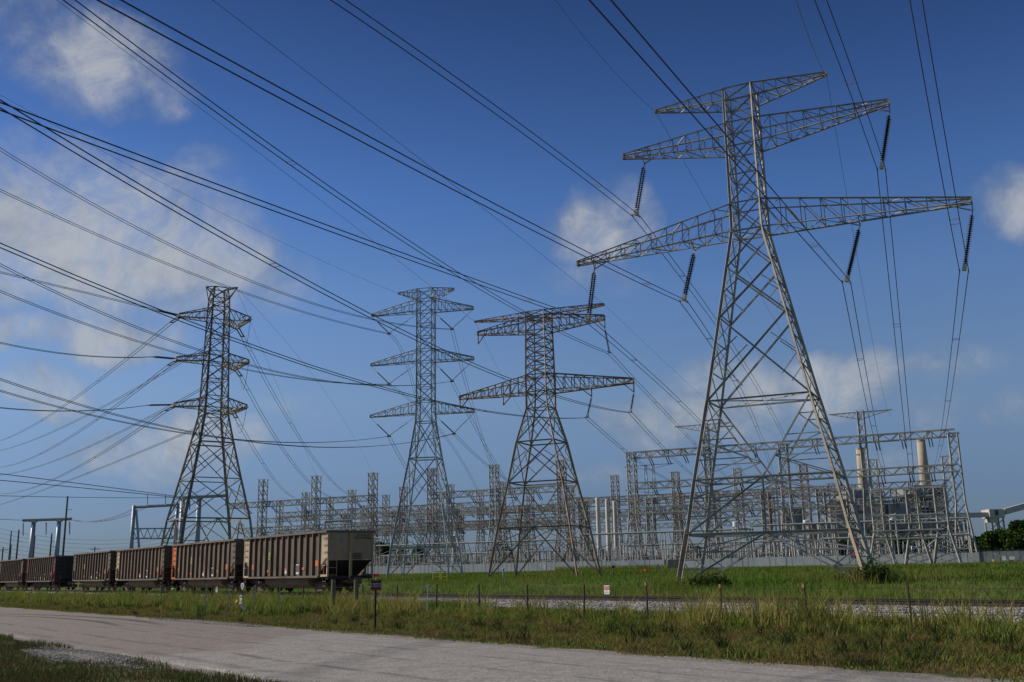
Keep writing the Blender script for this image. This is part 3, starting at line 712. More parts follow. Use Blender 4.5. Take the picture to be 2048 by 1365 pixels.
S_ = {kq: v[0] for kq, v in STR.items()}
for kq, px, py, mid, brg, lab, sp in (
        (('mid', 1, .8), 676, 0, (980, 212), 27, "twin conductors from the top edge down to the nearest pylon's upper left insulators", (.87,)),
        (('low', 1, .25), 218, 0, (700, 262), 27, "twin conductors from the top left edge to the nearest pylon's inner lower left insulators", (.9,)),
        (('low', 1, .89), 0, 213, (600, 436), 27, "twin conductors from the left edge to the nearest pylon's outermost lower left insulators", (.86,)),
        (('mid', -1, 1.0), 1641, 0, (1700, 158), 27, "twin conductors from the top edge to the nearest pylon's upper right insulators", (.62,)),
        (('low', -1, .47), 1200, 0, (1436, 270), 27, "twin conductors from the top edge to the nearest pylon's inner lower right insulators", (.84,)),
        (('low', -1, .48), 1200, 0, (1436, 270), 27, "twin conductors from the top edge to the nearest pylon's inner lower right insulators", (.84,)),
        (('low', -1, 1.0), 1832, 0, (1878, 265), 27, "twin conductors from the top edge to the nearest pylon's outermost lower right insulators", (.85,))):
    if kq not in S_: continue
    B = S_[kq]; A = startpt(px, py, B, brg); bundle(A, B, lab, mid, t0=-.45, r=.023, spac=sp)
CW = .51
def rowY(c, px): return c / (1 + CW * (px - 1024) / 2043)
def onrow(px, py, c): return at(px, py, rowY(c, px))
keyi = [q for q in S_ if q[0] == 'low' and q[1] == -1 and q[2] < .6][0]
for kq, px, py, mid, lab in ((('mid', 1, .8), 1604, 955, (1533, 806), "twin conductors from the nearest pylon's upper left insulators down to the station gantry"),
                             (('low', 1, .25), 1548, 957, (1428, 692), "twin conductors from the nearest pylon's inner lower left insulators to the station gantry"),
                             (('low', 1, .89), 1495, 960, (1310, 758), "twin conductors from the nearest pylon's outermost left insulators to the station gantry"),
                             (('mid', -1, 1.0), 1820, 943, (1803, 740), "twin conductors from the nearest pylon's upper right insulators down to the station gantry"),
                             (keyi, 1774, 945, (1729, 760), "twin conductors from the nearest pylon's inner lower right insulators to the station gantry"),
                             (('low', -1, 1.0), 1869, 938, (1896, 800), "twin conductors from the nearest pylon's outermost right insulators to the station gantry")):
    bundle(S_[kq], onrow(px, py, 250), lab, mid, r=.026, spac=(.12, .3, .6))
R_ = {kq: v[0] for kq, v in RS.items()}
for kq, px, py, mid, brg, lab in ((('mid', -1, 1), 138, 0, (600, 338), 21, "twin conductors from the top left edge to the rust-brown pylon's upper right insulator"),
                                  (('low', -1, 1), 0, 208, (690, 606), 22, "twin conductors from the left edge to the rust-brown pylon's slanted insulator"),
                                  (('low', -1, .5), 0, 491, (370, 643), 24, "twin conductors from the left edge to the rust-brown pylon's inner insulator")):
    B = R_[kq]; bundle(startpt(px, py, B, brg), B, lab, mid, t0=-.4, r=.028, spac=(.45, .75))
for kq, px, py, mid, lab in ((('mid', -1, 1), 1455, 957, (1344, 840), "twin conductors from the rust-brown pylon's upper insulator down to the station gantry"),
                             (('low', -1, 1), 1402, 962, (1333, 903), "twin conductors from the rust-brown pylon's slanted insulator down to the station gantry"),
                             (('low', -1, .5), 1351, 966, (1260, 910), "twin conductors from the rust-brown pylon's inner insulator down to the station gantry")):
    bundle(R_[kq], onrow(px, py, 250), lab, mid, r=.03, spac=(.25, .6))
for (j, side), px, py, mid, lab in (((0, -1), 0, 299, (290, 465), "twin conductors from the left edge to the pale pylon's top right V insulators"),
                                    ((0, 1), 0, 381, (172, 460), "twin conductors from the left edge to the pale pylon's top left V insulators"),
                                    ((1, -1), 0, 530, (474, 724), "twin conductors from the left edge to the pale pylon's middle right V insulators"),
                                    ((1, 1), 0, 583, (474, 736), "twin conductors from the left edge to the pale pylon's middle left V insulators"),
                                    ((2, -1), 0, 759, (384, 865), "twin conductors from the left edge to the pale pylon's lowest right V insulators"),
                                    ((2, 1), 0, 782, (384, 869), "twin conductors from the left edge to the pale pylon's lowest left V insulators")):
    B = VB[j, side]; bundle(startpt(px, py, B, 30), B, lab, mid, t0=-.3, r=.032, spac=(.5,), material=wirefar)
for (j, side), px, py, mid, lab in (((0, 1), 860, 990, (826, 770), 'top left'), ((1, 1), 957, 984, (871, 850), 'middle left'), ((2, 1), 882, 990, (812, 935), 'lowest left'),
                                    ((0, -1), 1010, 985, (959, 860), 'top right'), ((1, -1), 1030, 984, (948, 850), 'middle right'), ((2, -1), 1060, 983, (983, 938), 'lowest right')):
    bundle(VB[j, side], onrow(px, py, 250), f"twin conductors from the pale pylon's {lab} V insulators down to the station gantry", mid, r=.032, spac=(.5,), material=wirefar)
# shield wires
for A, px, py, mid, brg, lab in ((arms1['top', 1][1], 1110, 0, None, 27, "thin shield wire from the top edge to the nearest pylon's left peak"),
                                 (arms1['top', -1][1], 1592, 0, None, 20, "thin shield wire from the top edge to the nearest pylon's right peak"),
                                 (arms2['top', 1][1], 113, 0, (600, 369), 22, "thin shield wire from the top edge to the rust-brown pylon's left peak"),
                                 (arms2['top', -1][1], 425, 0, (900, 365), 22, "thin shield wire from the top edge to the rust-brown pylon's right peak"),
                                 (arms3['top', 1][1], 0, 190, (526, 467), 30, "thin shield wire from the left edge to the pale pylon's left peak")):
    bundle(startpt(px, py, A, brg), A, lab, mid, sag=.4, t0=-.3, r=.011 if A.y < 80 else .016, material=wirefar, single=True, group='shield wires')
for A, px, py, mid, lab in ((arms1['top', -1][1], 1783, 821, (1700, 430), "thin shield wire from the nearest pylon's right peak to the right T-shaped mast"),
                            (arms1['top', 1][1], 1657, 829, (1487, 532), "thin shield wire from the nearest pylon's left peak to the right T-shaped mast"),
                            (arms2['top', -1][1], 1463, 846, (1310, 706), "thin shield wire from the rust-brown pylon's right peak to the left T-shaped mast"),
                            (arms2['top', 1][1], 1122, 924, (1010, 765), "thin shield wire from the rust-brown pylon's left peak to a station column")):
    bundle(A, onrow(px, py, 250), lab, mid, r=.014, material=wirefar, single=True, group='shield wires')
# dead-end tower: strain strings and wires
def strain(A, tgt, label, ln=3.4):
    d = (tgt - A).normalized(); B = A + d * ln; r_ = empty('strain_insulator', A, label, 'insulator', 'strain insulators'); b = MB(); l_ = d.cross(ZV).normalized()
    for q in (-1, 1):
        rod = MB(); rod.tube([A + l_ * .2 * q + d * .4, B + l_ * .2 * q - d * .2], .085, 6); rod.build('insulator_rod', porcelain, r_)
    b.box(B, l_ * .3, d * .08, ZV * .06); b.box(A + d * .3, l_ * .3, d * .06, ZV * .06); b.build('yoke_plate', hardware, r_); return B
lv_ = ('top', 'middle', 'lowest')
for j, (yl, ydl, mid1, mid2, ydr, midr, xr) in enumerate(((545, 882, (180, 588), (180, 775), 992, (566, 822), 700), (686, 935, (170, 712), (180, 849), 995, (560, 890), 692), (816, 988, (170, 822), (178, 922), 996, (535, 941), 590))):
    tipL = arms4[j, 1][1]; tipR = arms4[j, -1][1]
    E1 = at(0, yl, 95 + 3 * j); S1 = strain(tipL, E1, f"strain insulator towards the left edge on the dead-end pylon's {lv_[j]} left arm")
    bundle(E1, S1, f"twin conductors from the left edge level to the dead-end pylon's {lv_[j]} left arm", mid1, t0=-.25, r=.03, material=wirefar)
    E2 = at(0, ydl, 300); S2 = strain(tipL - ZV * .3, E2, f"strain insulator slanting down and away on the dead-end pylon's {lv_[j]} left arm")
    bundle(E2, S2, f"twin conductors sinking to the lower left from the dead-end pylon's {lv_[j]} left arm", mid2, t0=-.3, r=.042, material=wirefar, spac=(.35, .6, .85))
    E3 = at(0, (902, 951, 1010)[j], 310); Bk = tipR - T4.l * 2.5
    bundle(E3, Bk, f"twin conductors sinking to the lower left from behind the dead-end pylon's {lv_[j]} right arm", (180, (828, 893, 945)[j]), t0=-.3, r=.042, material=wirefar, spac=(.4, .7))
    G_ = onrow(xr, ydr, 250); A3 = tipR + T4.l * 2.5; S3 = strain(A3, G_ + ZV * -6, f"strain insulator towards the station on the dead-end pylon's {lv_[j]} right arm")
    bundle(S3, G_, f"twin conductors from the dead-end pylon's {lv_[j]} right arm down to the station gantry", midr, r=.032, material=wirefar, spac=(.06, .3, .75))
    jl = [lerp(tipR - T4.l * 2.5, S3, u) - ZV * (2.6 * 4 * u * (1 - u)) for u in np.linspace(0, 1, 12)]
    b = MB(); b.tube(jl, .028, 5); b.build('jumper_loop', wirefar, None, loc=tipR, label=f"slack jumper loop under the dead-end pylon's {lv_[j]} right arm", cat='jumper wire', group='jumper loops')
pk = Vector((T4.c.x, T4.c.y, zz4[12] + .5)) - T4.a * 2.05
bundle(pk, onrow(746, 947, 250), "thin shield wire from the dead-end pylon's peak to a station column top", (640, 770), r=.016, material=wirefar, single=True, group='shield wires')
bundle(pk, onrow(633, 953, 250), "thin shield wire from the dead-end pylon's peak to the next station column", (580, 830), r=.016, material=wirefar, single=True, group='shield wires')

# ------------------------------------------------------------------ substation
ZSUB = 1.55
GA = Vector((1, -CW, 0)).normalized(); GL = Vector((CW, 1, 0)).normalized()     # along and across the gantry rows
def lat_box(b, A, B, w, d, side, up, n, cw, bw):
    """four-chord lattice girder/column between A and B with zigzag lacing on all faces"""
    def nd(u, i, j, sc=1.0): return lerp(A, B, u) + side * (w / 2 * i) + up * (d / 2 * j)
    for i in (-1, 1):
        for j in (-1, 1): b.bar(nd(0, i, j), nd(1, i, j), cw, caps=False)
    for q in range(n):
        u0, u1 = q / n, (q + 1) / n
        for j in (-1, 1): b.bar(nd(u0, -1 if q % 2 else 1, j), nd(u1, 1 if q % 2 else -1, j), bw, caps=False)
        for i in (-1, 1): b.bar(nd(u0, i, -1 if q % 2 else 1), nd(u1, i, 1 if q % 2 else -1), bw, caps=False)
def column(parent, px, ytop, c, material, w=1.75, base=4.4, cap=True, brk=.46):
    T = onrow(px, ytop, c); F = Vector((T.x, T.y, ZSUB)); H = T.z - ZSUB; zb = ZSUB + H * brk; b = MB(); la = MB()
    def leg(z, i, j):
        if z >= zb: wx = w; wy = w
        else: u = (zb - z) / (zb - ZSUB); wx = lerp(w, base, u); wy = lerp(w, base * .62, u)
        return Vector((F.x, F.y, z)) + GA * (wx / 2 * i) + GL * (wy / 2 * j)
    zl = [ZSUB + (zb - ZSUB) * q / 5 for q in range(5)] + [zb + (T.z - zb) * q / 6 for q in range(7)]
    for i in (-1, 1):
        for j in (-1, 1):
            b.bar(leg(ZSUB, i, j), leg(zb, i, j), .23, caps=False); b.bar(leg(zb, i, j), leg(T.z, i, j), .21, caps=False)
    for q, (z0, z1) in enumerate(zip(zl, zl[1:])):
        for (i0, j0), (i1, j1) in (((-1, -1), (1, -1)), ((-1, 1), (1, 1)), ((-1, -1), (-1, 1)), ((1, -1), (1, 1))):
            la.bar(leg(z0, i0, j0), leg(z1, i1, j1), .12, caps=False); la.bar(leg(z0, i1, j1), leg(z1, i0, j0), .12, caps=False)
            if q == 3: la.bar(leg(z1, i0, j0), leg(z1, i1, j1), .12, caps=False)
    if cap:
        b.bar(T - GA * (w * .75) + GL * w * .5, T + GA * (w * .75) + GL * w * .5, .16); b.bar(T - GA * (w * .75) - GL * w * .5, T + GA * (w * .75) - GL * w * .5, .16)
    o = b.build('column', material, parent); la.build('bracing', material, o, kind='stuff'); return T
def beam(parent, px0, y0, px1, y1, c, material, h=1.45, w=1.3, clumps=()):
    A = onrow(px0, y0, c); B = onrow(px1, y1, c); B.z = A.z = (A.z + B.z) / 2; b = MB(); n = max(6, int((B - A).length / 1.55))
    lat_box(b, A, B, h, w, ZV, GL, n, .22, .14); o = b.build('beam', material, parent)
    for u in clumps:
        P = lerp(A, B, u); g = MB(); g.box(P, GA * .55, GL * (w * .55), ZV * (h * .52)); 
        cl = MB(); 
        for q in (-1, 1): cl.bar(P + GA * .5 * q - GL * .7 - ZV * .7, P + GA * .5 * q - GL * .7 + ZV * .7, .14); cl.bar(P + GA * .5 * q + GL * .7 - ZV * .7, P + GA * .5 * q + GL * .7 + ZV * .7, .14)
        cl.bar(P - GA * .5 - GL * .7 + ZV * .62, P - GA * .5 + GL * .7 + ZV * .62, .1); cl.bar(P + GA * .5 - GL * .7 + ZV * .62, P + GA * .5 + GL * .7 + ZV * .62, .1); cl.bar(P - GA * .5 - GL * .7 - ZV * .6, P + GA * .5 - GL * .7 + ZV * .6, .12); cl.bar(P - GA * .5 - GL * .7 + ZV * .6, P + GA * .5 - GL * .7 - ZV * .6, .12)
        cl.build('attachment_frame', material, o)
        for q in (-1, 1):
            rod = MB(); S0 = P + GL * .75 - ZV * .55 + GA * .28 * q; rod.tube([S0, S0 + GL * 2.4 - ZV * 1.7], .11, 6); rod.build('insulator_rod', porcelain, o)
    return A, B
def gantry(c, xref, cols, beams, label, materials, group='station gantries', tmast=()):
    root = empty('substation_gantry', onrow(xref, 1140, c) * 1.0, label, 'gantry', group); root.location.z = ZSUB; WLOC[root.name] = root.location.copy()
    for i, (px, yt) in enumerate(cols):
        T = column(root, px, yt, c, materials[i % len(materials)])
    for (x0, y0, x1, y1, cl) in beams: beam(root, x0, y0, x1, y1, c, materials[(int(x0) // 7) % len(materials)], clumps=cl)
    return root
gantry(250, 640, [(527, 960), (633, 953), (746, 947)], [(455, 1012, 754, 997, (.12, .3, .5, .68, .86)), (470, 1061, 748, 1053, (.2, .4, .6, .8))], 'brown patched lattice gantry rising just behind the train', [subrust, substeel])
gantry(250, 990, [(864, 938), (988, 931), (1122, 922)], [(864, 991, 1127, 978, (.1, .3, .48, .62, .8)), (756, 1056, 1130, 1041, (.15, .3, .45, .6, .75, .9))], 'brown lattice gantry between the pale pylon and the rust-brown pylon', [subrust, substeel])
gT = gantry(250, 1580, [(1262, 906), (1565, 889), (1905, 867)], [(1262, 909, 1910, 869, (.06, .12, .18, .41, .6, .78, .855, .93)), (1266, 971, 1915, 938, (.07, .15, .22, .36, .47, .66, .79, .87, .93)), (1270, 1022, 1560, 1008, (.2, .5, .8))], 'tallest grey portal gantry with two long beams behind the nearest pylon', [substeel])
for k_, (pxc, yt, x0, y0, x1, y1) in enumerate(((1410, 848, 1349, 853, 1463, 846), (1720, 822, 1657, 829, 1784, 820))):
    root = empty('lightning_mast', onrow(pxc, 1140, 250), f"T-shaped lattice mast {'seen through the left leg of' if k_ == 0 else 'right of'} the nearest pylon", 'mast', 'T-shaped masts'); root.location.z = ZSUB; WLOC[root.name] = root.location.copy()
    T = column(root, pxc, yt, 250, substeel, 1.25, 3.4, False, .55); A = onrow(x0, y0, 250); B = onrow(x1, y1, 250); A.z = B.z = (A.z + B.z) / 2
    b = MB(); b.bar(A, B, .16); b.bar(A + GL * .5, B + GL * .5, .12)
    for E_ in (A, B):
        lo = T - ZV * 1.9; b.bar(E_, lo, .13)
        for q in range(1, 6): b.bar(lerp(E_, Vector((T.x, T.y, A.z)), q / 6), lerp(E_, lo, (q - .5) / 6), .09); b.bar(lerp(E_, Vector((T.x, T.y, A.z)), q / 6), lerp(E_, lo, (q + .5) / 6), .08)
    b.build('crossarm', substeel, root)
gantry(300, 700, [(612, 986), (704, 981), (807, 975), (900, 970), (1003, 965)], [(560, 1031, 865, 1014, (.2, .4, .6, .8)), (865, 1014, 1010, 1007, (.3, .7)), (560, 1064, 1010, 1046, (.2, .4, .6, .8))], 'second-row lattice gantry on the left of the station', [subrust, substeel])
gantry(300, 1400, [(1229, 952), (1350, 945), (1474, 938), (1606, 930)], [(1100, 1005, 1300, 996, (.3, .6, .9)), (1300, 996, 1610, 980, (.1, .3, .5, .7, .9)), (1150, 1029, 1400, 1018, (.3, .7))], 'second-row grey lattice gantry beyond the tallest portal', [substeel, subrust])
gantry(300, 1750, [(1745, 920), (1891, 913)], [(1610, 980, 1895, 966, (.15, .35, .55, .75)), (1640, 1008, 1900, 996, (.3, .6, .9))], 'second-row grey lattice gantry before the chimneys', [substeel])
gantry(375, 800, [(727, 1012), (842, 1012), (921, 1007)], [(700, 1049, 930, 1040, (.3, .6)), (1000, 1036, 1180, 1029, (.4,)), (700, 1070, 930, 1062, ())], 'third-row low-looking lattice gantry far back on the left of the station', [subrust])
gantry(375, 1270, [(1172, 995), (1272, 990), (1356, 985), (1432, 981), (1540, 975), (1662, 968)], [(1172, 1033, 1420, 1019, (.3, .6, .9)), (1420, 1019, 1670, 1005, (.2, .5, .8)), (1180, 1058, 1560, 1042, (.3, .7))], 'third-row lattice gantry far back in the middle of the station', [substeel, subrust])
gantry(215, 1830, [(1752, 985), (1822, 980), (1878, 976)], [(1745, 990, 1885, 980, (.3, .7)), (1745, 1042, 1890, 1034, (.5,)), (1745, 1072, 1890, 1066, ())], 'shorter bay frame nearest the wall on the right', [substeel])
gantry(330, 980, [(560, 1003), (660, 997), (772, 991), (880, 986), (960, 981), (1060, 976), (1140, 972)], [(520, 1042, 1150, 1011, (.1, .2, .3, .4, .5, .6, .7, .8, .9)), (520, 1074, 1150, 1047, (.2, .4, .6, .8)), (820, 1028, 1150, 1012 + 10, ())], 'brown third-row gantry filling the skyline between the train and the cream poles', [subrust, substeel, substeel])
gantry(272, 1100, [(690, 1030), (792, 1024), (905, 1018), (1045, 1011), (1165, 1004), (1300, 997), (1420, 991), (1530, 985), (1640, 979), (1700, 976)], [(690, 1036, 1165, 1010, (.12, .25, .38, .5, .62, .75, .88)), (1165, 1010, 1700, 981, (.1, .2, .3, .4, .5, .6, .7, .8, .9)), (690, 1066, 1165, 1043, (.3, .6)), (1165, 1043, 1700, 1018, (.2, .4, .6, .8))], 'shorter lattice bus gantry running the length of the station behind the front row', [substeel, subrust, substeel])
# far faint towers
for px, Y, yt, lab in ((1298, 520, 928, 'faint twin-body tower far behind the tallest portal column'), (1585, 700, 974, 'faint distant lattice tower in the middle of the station skyline')):
    T = at(px, yt, Y); r_ = empty('distant_tower', (T.x, T.y, ZSUB), lab, 'tower', 'distant towers'); b = MB()
    for q in (-1, 1): 
        for i in (-1, 1): b.bar(Vector((T.x + 2.0 * q + i * 2.4, Y, ZSUB)), Vector((T.x + 2.0 * q + i * .5, Y, T.z)), .28, caps=False)
        for zq in range(8):
            z0 = lerp(ZSUB, T.z, zq / 8); z1 = lerp(ZSUB, T.z, (zq + 1) / 8); w0 = lerp(2.4, .5, zq / 8); w1 = lerp(2.4, .5, (zq + 1) / 8)
            b.bar((T.x + 2 * q - w0, Y, z0), (T.x + 2 * q + w1, Y, z1), .16, caps=False); b.bar((T.x + 2 * q + w0, Y, z0), (T.x + 2 * q - w1, Y, z1), .16, caps=False)
    b.build('body', palesteel, r_); b = MB()
    for dz in (0, 12): b.bar((T.x - 13, Y, T.z - dz - 1.5), (T.x + 13, Y, T.z - dz), .3); b.bar((T.x - 13, Y, T.z - dz - 1.5), (T.x, Y, T.z - dz - 3), .2); b.bar((T.x + 13, Y, T.z - dz), (T.x, Y, T.z - dz - 3), .2)
    b.build('crossarm', palesteel, r_)

# wall of precast panels
wa, wb = onrow(560, 1140, 231), onrow(2300, 1140, 231)
wall = empty('perimeter_wall', Vector((wb.x, wb.y, ZSUB)), 'long grey precast concrete wall in front of the station', 'wall'); WD = (wb - wa); WD.z = 0; WLEN = WD.length; WD.normalize(); WN = Vector((WD.y, -WD.x, 0))
pm = MB(); pm.box((0, 0, 1.12), WD * .52, WN * .07, ZV * 1.13); PAN = pm.mesh('panel'); PAN.materials.append(concrete)
pm2 = MB(); pm2.box((0, 0, 1.12), WD * .52, WN * .07, ZV * 1.13); PAN2 = pm2.mesh('panel'); PAN2.materials.append(concrete2)
pp = MB(); pp.box((0, 0, 1.15), WD * .028, WN * .082, ZV * 1.15); PIL = pp.mesh('pilaster'); PIL.materials.append(concrete)
gpx = (onrow(1336, 1140, 231) - wa).dot(WD), (onrow(1369, 1140, 231) - wa).dot(WD); rx = (onrow(1963, 1140, 231) - wa).dot(WD)
i = 0; x = 0
while x < WLEN:
    if not (gpx[0] - .5 < x < gpx[1]):
        right = x > rx; dz = rng.uniform(-.015, .015) + (.12 if right else 0)
        P = wa + WD * x; o = bpy.data.objects.new('panel', PAN2 if right else PAN); COL.objects.link(o); o.parent = wall; o.location = Vector((P.x, P.y, ZSUB + dz - .1)) - WLOC[wall.name] + WN * rng.uniform(-.02, .02)
        if i % 1 == 0 and not right:
            o2 = bpy.data.objects.new('pilaster', PIL); COL.objects.link(o2); o2.parent = wall; P2 = wa + WD * (x + .55); o2.location = Vector((P2.x, P2.y, ZSUB + dz - .13)) - WLOC[wall.name]
    x += 1.10; i += 1
gm = (gpx[0] + gpx[1]) / 2; P = wa + WD * gm - WN * -.0; P.z = ZSUB
gate = empty('gate', P, 'dark ribbed steel gate set in the grey wall', 'gate'); hwid = (gpx[1] - gpx[0]) / 2
for q in range(7):
    b = MB(); b.box(P + WD * (-hwid + (q + .5) * hwid * 2 / 7) + ZV * 1.05, WD * (hwid / 7 - .02), WN * .04, ZV * 1.05); b.build('slat', darkgate, gate)
b = MB(); b.box(P + ZV * 2.05 - WN * .06, WD * hwid, WN * .03, ZV * .06); b.box(P + ZV * .3 - WN * .06, WD * hwid, WN * .03, ZV * .06); b.build('frame', darkgate, gate)
# dark strip and yellow bollard beyond the last pilaster on the right
b = MB(); P = wa + WD * rx; b.box(Vector((P.x, P.y, ZSUB + 1.3)), WD * .12, WN * .16, ZV * 1.32); b.build('corner_post', darkgate, wall)
P = wa + WD * (rx + 2.2) + WN * .6; b = MB(); b.lathe((P.x, P.y, ZSUB - .1), [(.12, 0), (.12, .85), (.08, .93)], 10); b.build('bollard', yellowpipe, None, loc=(P.x, P.y, ZSUB), label='short yellow bollard against the stained right end of the wall', cat='bollard')
P = wa + WD * (rx + 8); b = MB()
for q in range(3):
    A = wa + WD * (rx + .5) + WN * -.1; Bq = wa + WD * WLEN; b.bar((A.x, A.y, ZSUB + 2.36 + .09 * q), (Bq.x, Bq.y, ZSUB + 2.36 + .09 * q), .035)
for q in range(14): A = wa + WD * (rx + .5 + q * 3); b.bar((A.x, A.y, ZSUB + 2.2), (A.x, A.y, ZSUB + 2.62), .05)
b.build('barbed_wire_top', darkgate, wall)
def wallsign(px, py, w, h, label, hdr=True, m0=None):
    P = onrow(px, py, 230.7); b = MB(); P += WN * .14; b.box(P, WD * w / 2, WN * .01, ZV * h / 2); o = b.build('wall_sign', m0 or whitep, None, loc=P, label=label, cat='sign', group='signs on the wall')
    if hdr: b = MB(); b.box(P + ZV * h * .3 + WN * .012, WD * w * .48, WN * .004, ZV * h * .16); b.build('sign_header', redp, o)
for px, py, lab in ((798, 1142, 'first'), (904, 1138.5, 'second'), (980, 1138.6, 'third'), (1104, 1137.5, 'fourth'), (1205, 1136, 'fifth'), (1559, 1125, 'sixth'), (1681, 1123, 'seventh'), (1810, 1120, 'eighth'), (1946, 1117.5, 'ninth')):
    wallsign(px, py, .42, .26, f'small white and red notice on the wall, {lab} from the left')
wallsign(2008, 1117, .62, .72, 'pale square notice on the stained right end of the wall', False); wallsign(2024, 1116.5, .85, .55, 'white rectangular notice nearest the right edge on the wall', False)
wallsign(733, 1144, .3, .7, 'white notice on the wall seen under the hopper car end', False); wallsign(1089, 1134, .34, .9, 'white mark on the wall below the rust-brown pylon', False)

# three concrete poles
for q, (px, yt) in enumerate(((1195, 996), (1214, 1000), (1229, 1003))):
    T = onrow(px, yt, 262); b = MB(); r_ = .58; b.lathe((T.x, T.y, ZSUB - .3), [(r_ * 1.02, 0), (r_ * 1.0, 5), (r_ * .9, T.z - ZSUB + .1), (r_ * .84, T.z - ZSUB + .3)], 18)
    o = b.build('concrete_pole', poleconc, None, loc=(T.x, T.y, ZSUB), smooth=True, label=('left', 'middle', 'right')[q] + ' of the three plain cream concrete poles behind the wall', cat='pole', group='cream concrete poles')
    if q:
        for dz in (4.6, 5.3): b = MB(); b.lathe((T.x, T.y, ZSUB + dz), [(r_ * 1.0, -.09), (r_ * 1.06, -.07), (r_ * 1.06, .07), (r_ * 1.0, .09)], 18); b.build('band', hardware, o)

# low equipment: switch stands, breakers, bus runs, wave traps
pi_ = MB(); prof = []
for q in range(7): prof += [(.09, q * .3), (.17, q * .3 + .08), (.09, q * .3 + .2)]
pi_.lathe((0, 0, 0), prof, 6, caps=False); POSTI = pi_.mesh('post_insulator'); POSTI.materials.append(greyporc)
def stand_meshes(v):
    fr = MB(); hgt = (2.5, 3.0, 2.1)[v]; w = (2.4, 3.2, 1.6)[v]
    for i in (-1, 1):
        for j in (-1, 1): fr.bar(GA * w / 2 * i * 1.15 + GL * .45 * j, GA * w / 2 * i + GL * .3 * j + ZV * hgt, .16, caps=False)
        fr.bar(GA * w / 2 * i * 1.1 - GL * .42 + ZV * .4, GA * w / 2 * i + GL * .32 + ZV * hgt * .9, .09, caps=False)
    fr.bar(-GA * w * .62 + ZV * hgt, GA * w * .62 + ZV * hgt, .3, .22); fr.bar(-GA * w * .5 + ZV * .3, GA * w * .5 + ZV * hgt * .95, .09, caps=False); fr.bar(GA * w * .5 + ZV * .3, -GA * w * .5 + ZV * hgt * .95, .09, caps=False)
    me = fr.mesh('frame'); me.materials.append(substeel); bl = MB(); bl.bar(-GA * w * .55 + ZV * (hgt + 2.25), GA * w * .55 + ZV * (hgt + (2.25 if v != 1 else 3.3)), .11); m2 = bl.mesh('switch_blade'); m2.materials.append(hardware)
    return me, m2, hgt, w
SM = [stand_meshes(v) for v in range(3)]
cnt = 0
def switch_stand(P, v, label):
    me, m2, hgt, w = SM[v]; r_ = empty('switch_stand', P, label, 'switch stand', 'switch stands behind the wall')
    o = bpy.data.objects.new('frame', me); COL.objects.link(o); o.parent = r_
    for q in (-1, 0, 1)[:3 if v != 2 else 2]:
        o = bpy.data.objects.new('post_insulator', POSTI); COL.objects.link(o); o.parent = r_; o.location = GA * (w * .5 * q) + ZV * (hgt + .1)
    o = bpy.data.objects.new('switch_blade', m2); COL.objects.link(o); o.parent = r_
for c, step, x0, x1 in ((238, 13, 690, 1935), (256, 14, 690, 1900), (276, 15, 720, 1900)):
    px = x0 + rng.uniform(0, 8)
    while px < x1:
        if not (1500 < px < 1960 and rng.random() < .3):
            P = onrow(px, 1140, c + rng.uniform(-2, 2)); P.z = ZSUB; switch_stand(P, rng.choice((0, 1, 2, 2)), 'grey steel switch stand with post insulators in the crowd behind the wall'); cnt += 1
        px += step * rng.uniform(.7, 1.35)
# rigid bus tubes on tall supports
def bus(px0, px1, y0, c, label, dz=0, sup=9, r=.17):
    A = onrow(px0, y0, c); B = onrow(px1, y0 - .0183 * (px1 - px0), c); B.z = A.z; r_ = empty('bus_run', (A.x, A.y, ZSUB), label, 'bus bar', 'rigid bus runs')
    b = MB(); b.tube([A, B], r, 8); b.tube([A + GL * 2.2, B + GL * 2.2], r, 8); b.build('bus_tube', greyporc, r_)
    n = max(2, int((B - A).length / sup))
    for q in range(n + 1):
        P = lerp(A, B, q / n); b = MB()
        for e_ in (0, 2.2): b.bar(P + GL * e_ - ZV * .1, P + GL * e_ - ZV * 2.0, .16)
        for e_ in (0, 2.2): b.bar(Vector((P.x, P.y, ZSUB)) + GL * e_, P + GL * e_ - ZV * 2.0, .24)
        b.bar(P - ZV * 2.0 - GL * .3, P - ZV * 2.0 + GL * 2.5, .2); b.build('support', substeel, r_)
bus(752, 1140, 1092, 246, 'rigid bus tubes behind the wall left of the cream poles', sup=11); bus(1160, 1500, 1070, 246, 'rigid bus tubes behind the wall right of the cream poles'); bus(1500, 1935, 1052, 246, 'rigid bus tubes behind the wall at the right end of the station', sup=8)
bus(760, 1130, 1112, 270, 'lower bus tubes far back on the left behind the wall'); bus(1240, 1620, 1092, 270, 'lower bus tubes far back in the middle behind the wall'); bus(1640, 1940, 1078, 236, 'lower bus tubes close to the wall on the right', sup=7)
bus(560, 750, 1083, 246, 'bus tubes just above the hopper car roof', sup=12)
# inclined struts (disconnect arms) standing open
for q, (x0, y0, x1, y1, c) in enumerate(((772, 1080, 798, 1125, 243), (824, 1082, 840, 1120, 243), (786, 1066, 800, 1110, 255), (1337, 1064, 1349, 1108, 240), (1296, 1058, 1312, 1120, 250), (1640, 1050, 1655, 1110, 243), (1846, 1100, 1874, 1078, 236), (1452, 1070, 1470, 1112, 240), (935, 1085, 945, 1118, 243), (1080, 1078, 1092, 1115, 243))):
    A = onrow(x0, y0, c); B = onrow(x1, y1, c); b = MB(); b.tube([A, B], [.10, .17], 8); lo, hi = (A, B) if A.z < B.z else (B, A)
    b.bar(lo, Vector((lo.x, lo.y, ZSUB)), .2); b.build('disconnect_arm', greyporc, None, loc=(lo.x, lo.y, ZSUB), label=f'slanting open disconnect arm behind the wall, {nth(sorted([772, 824, 786, 1337, 1296, 1640, 1846, 1452, 935, 1080]).index(x0))} from the left', cat='disconnect arm', group='open disconnect arms')
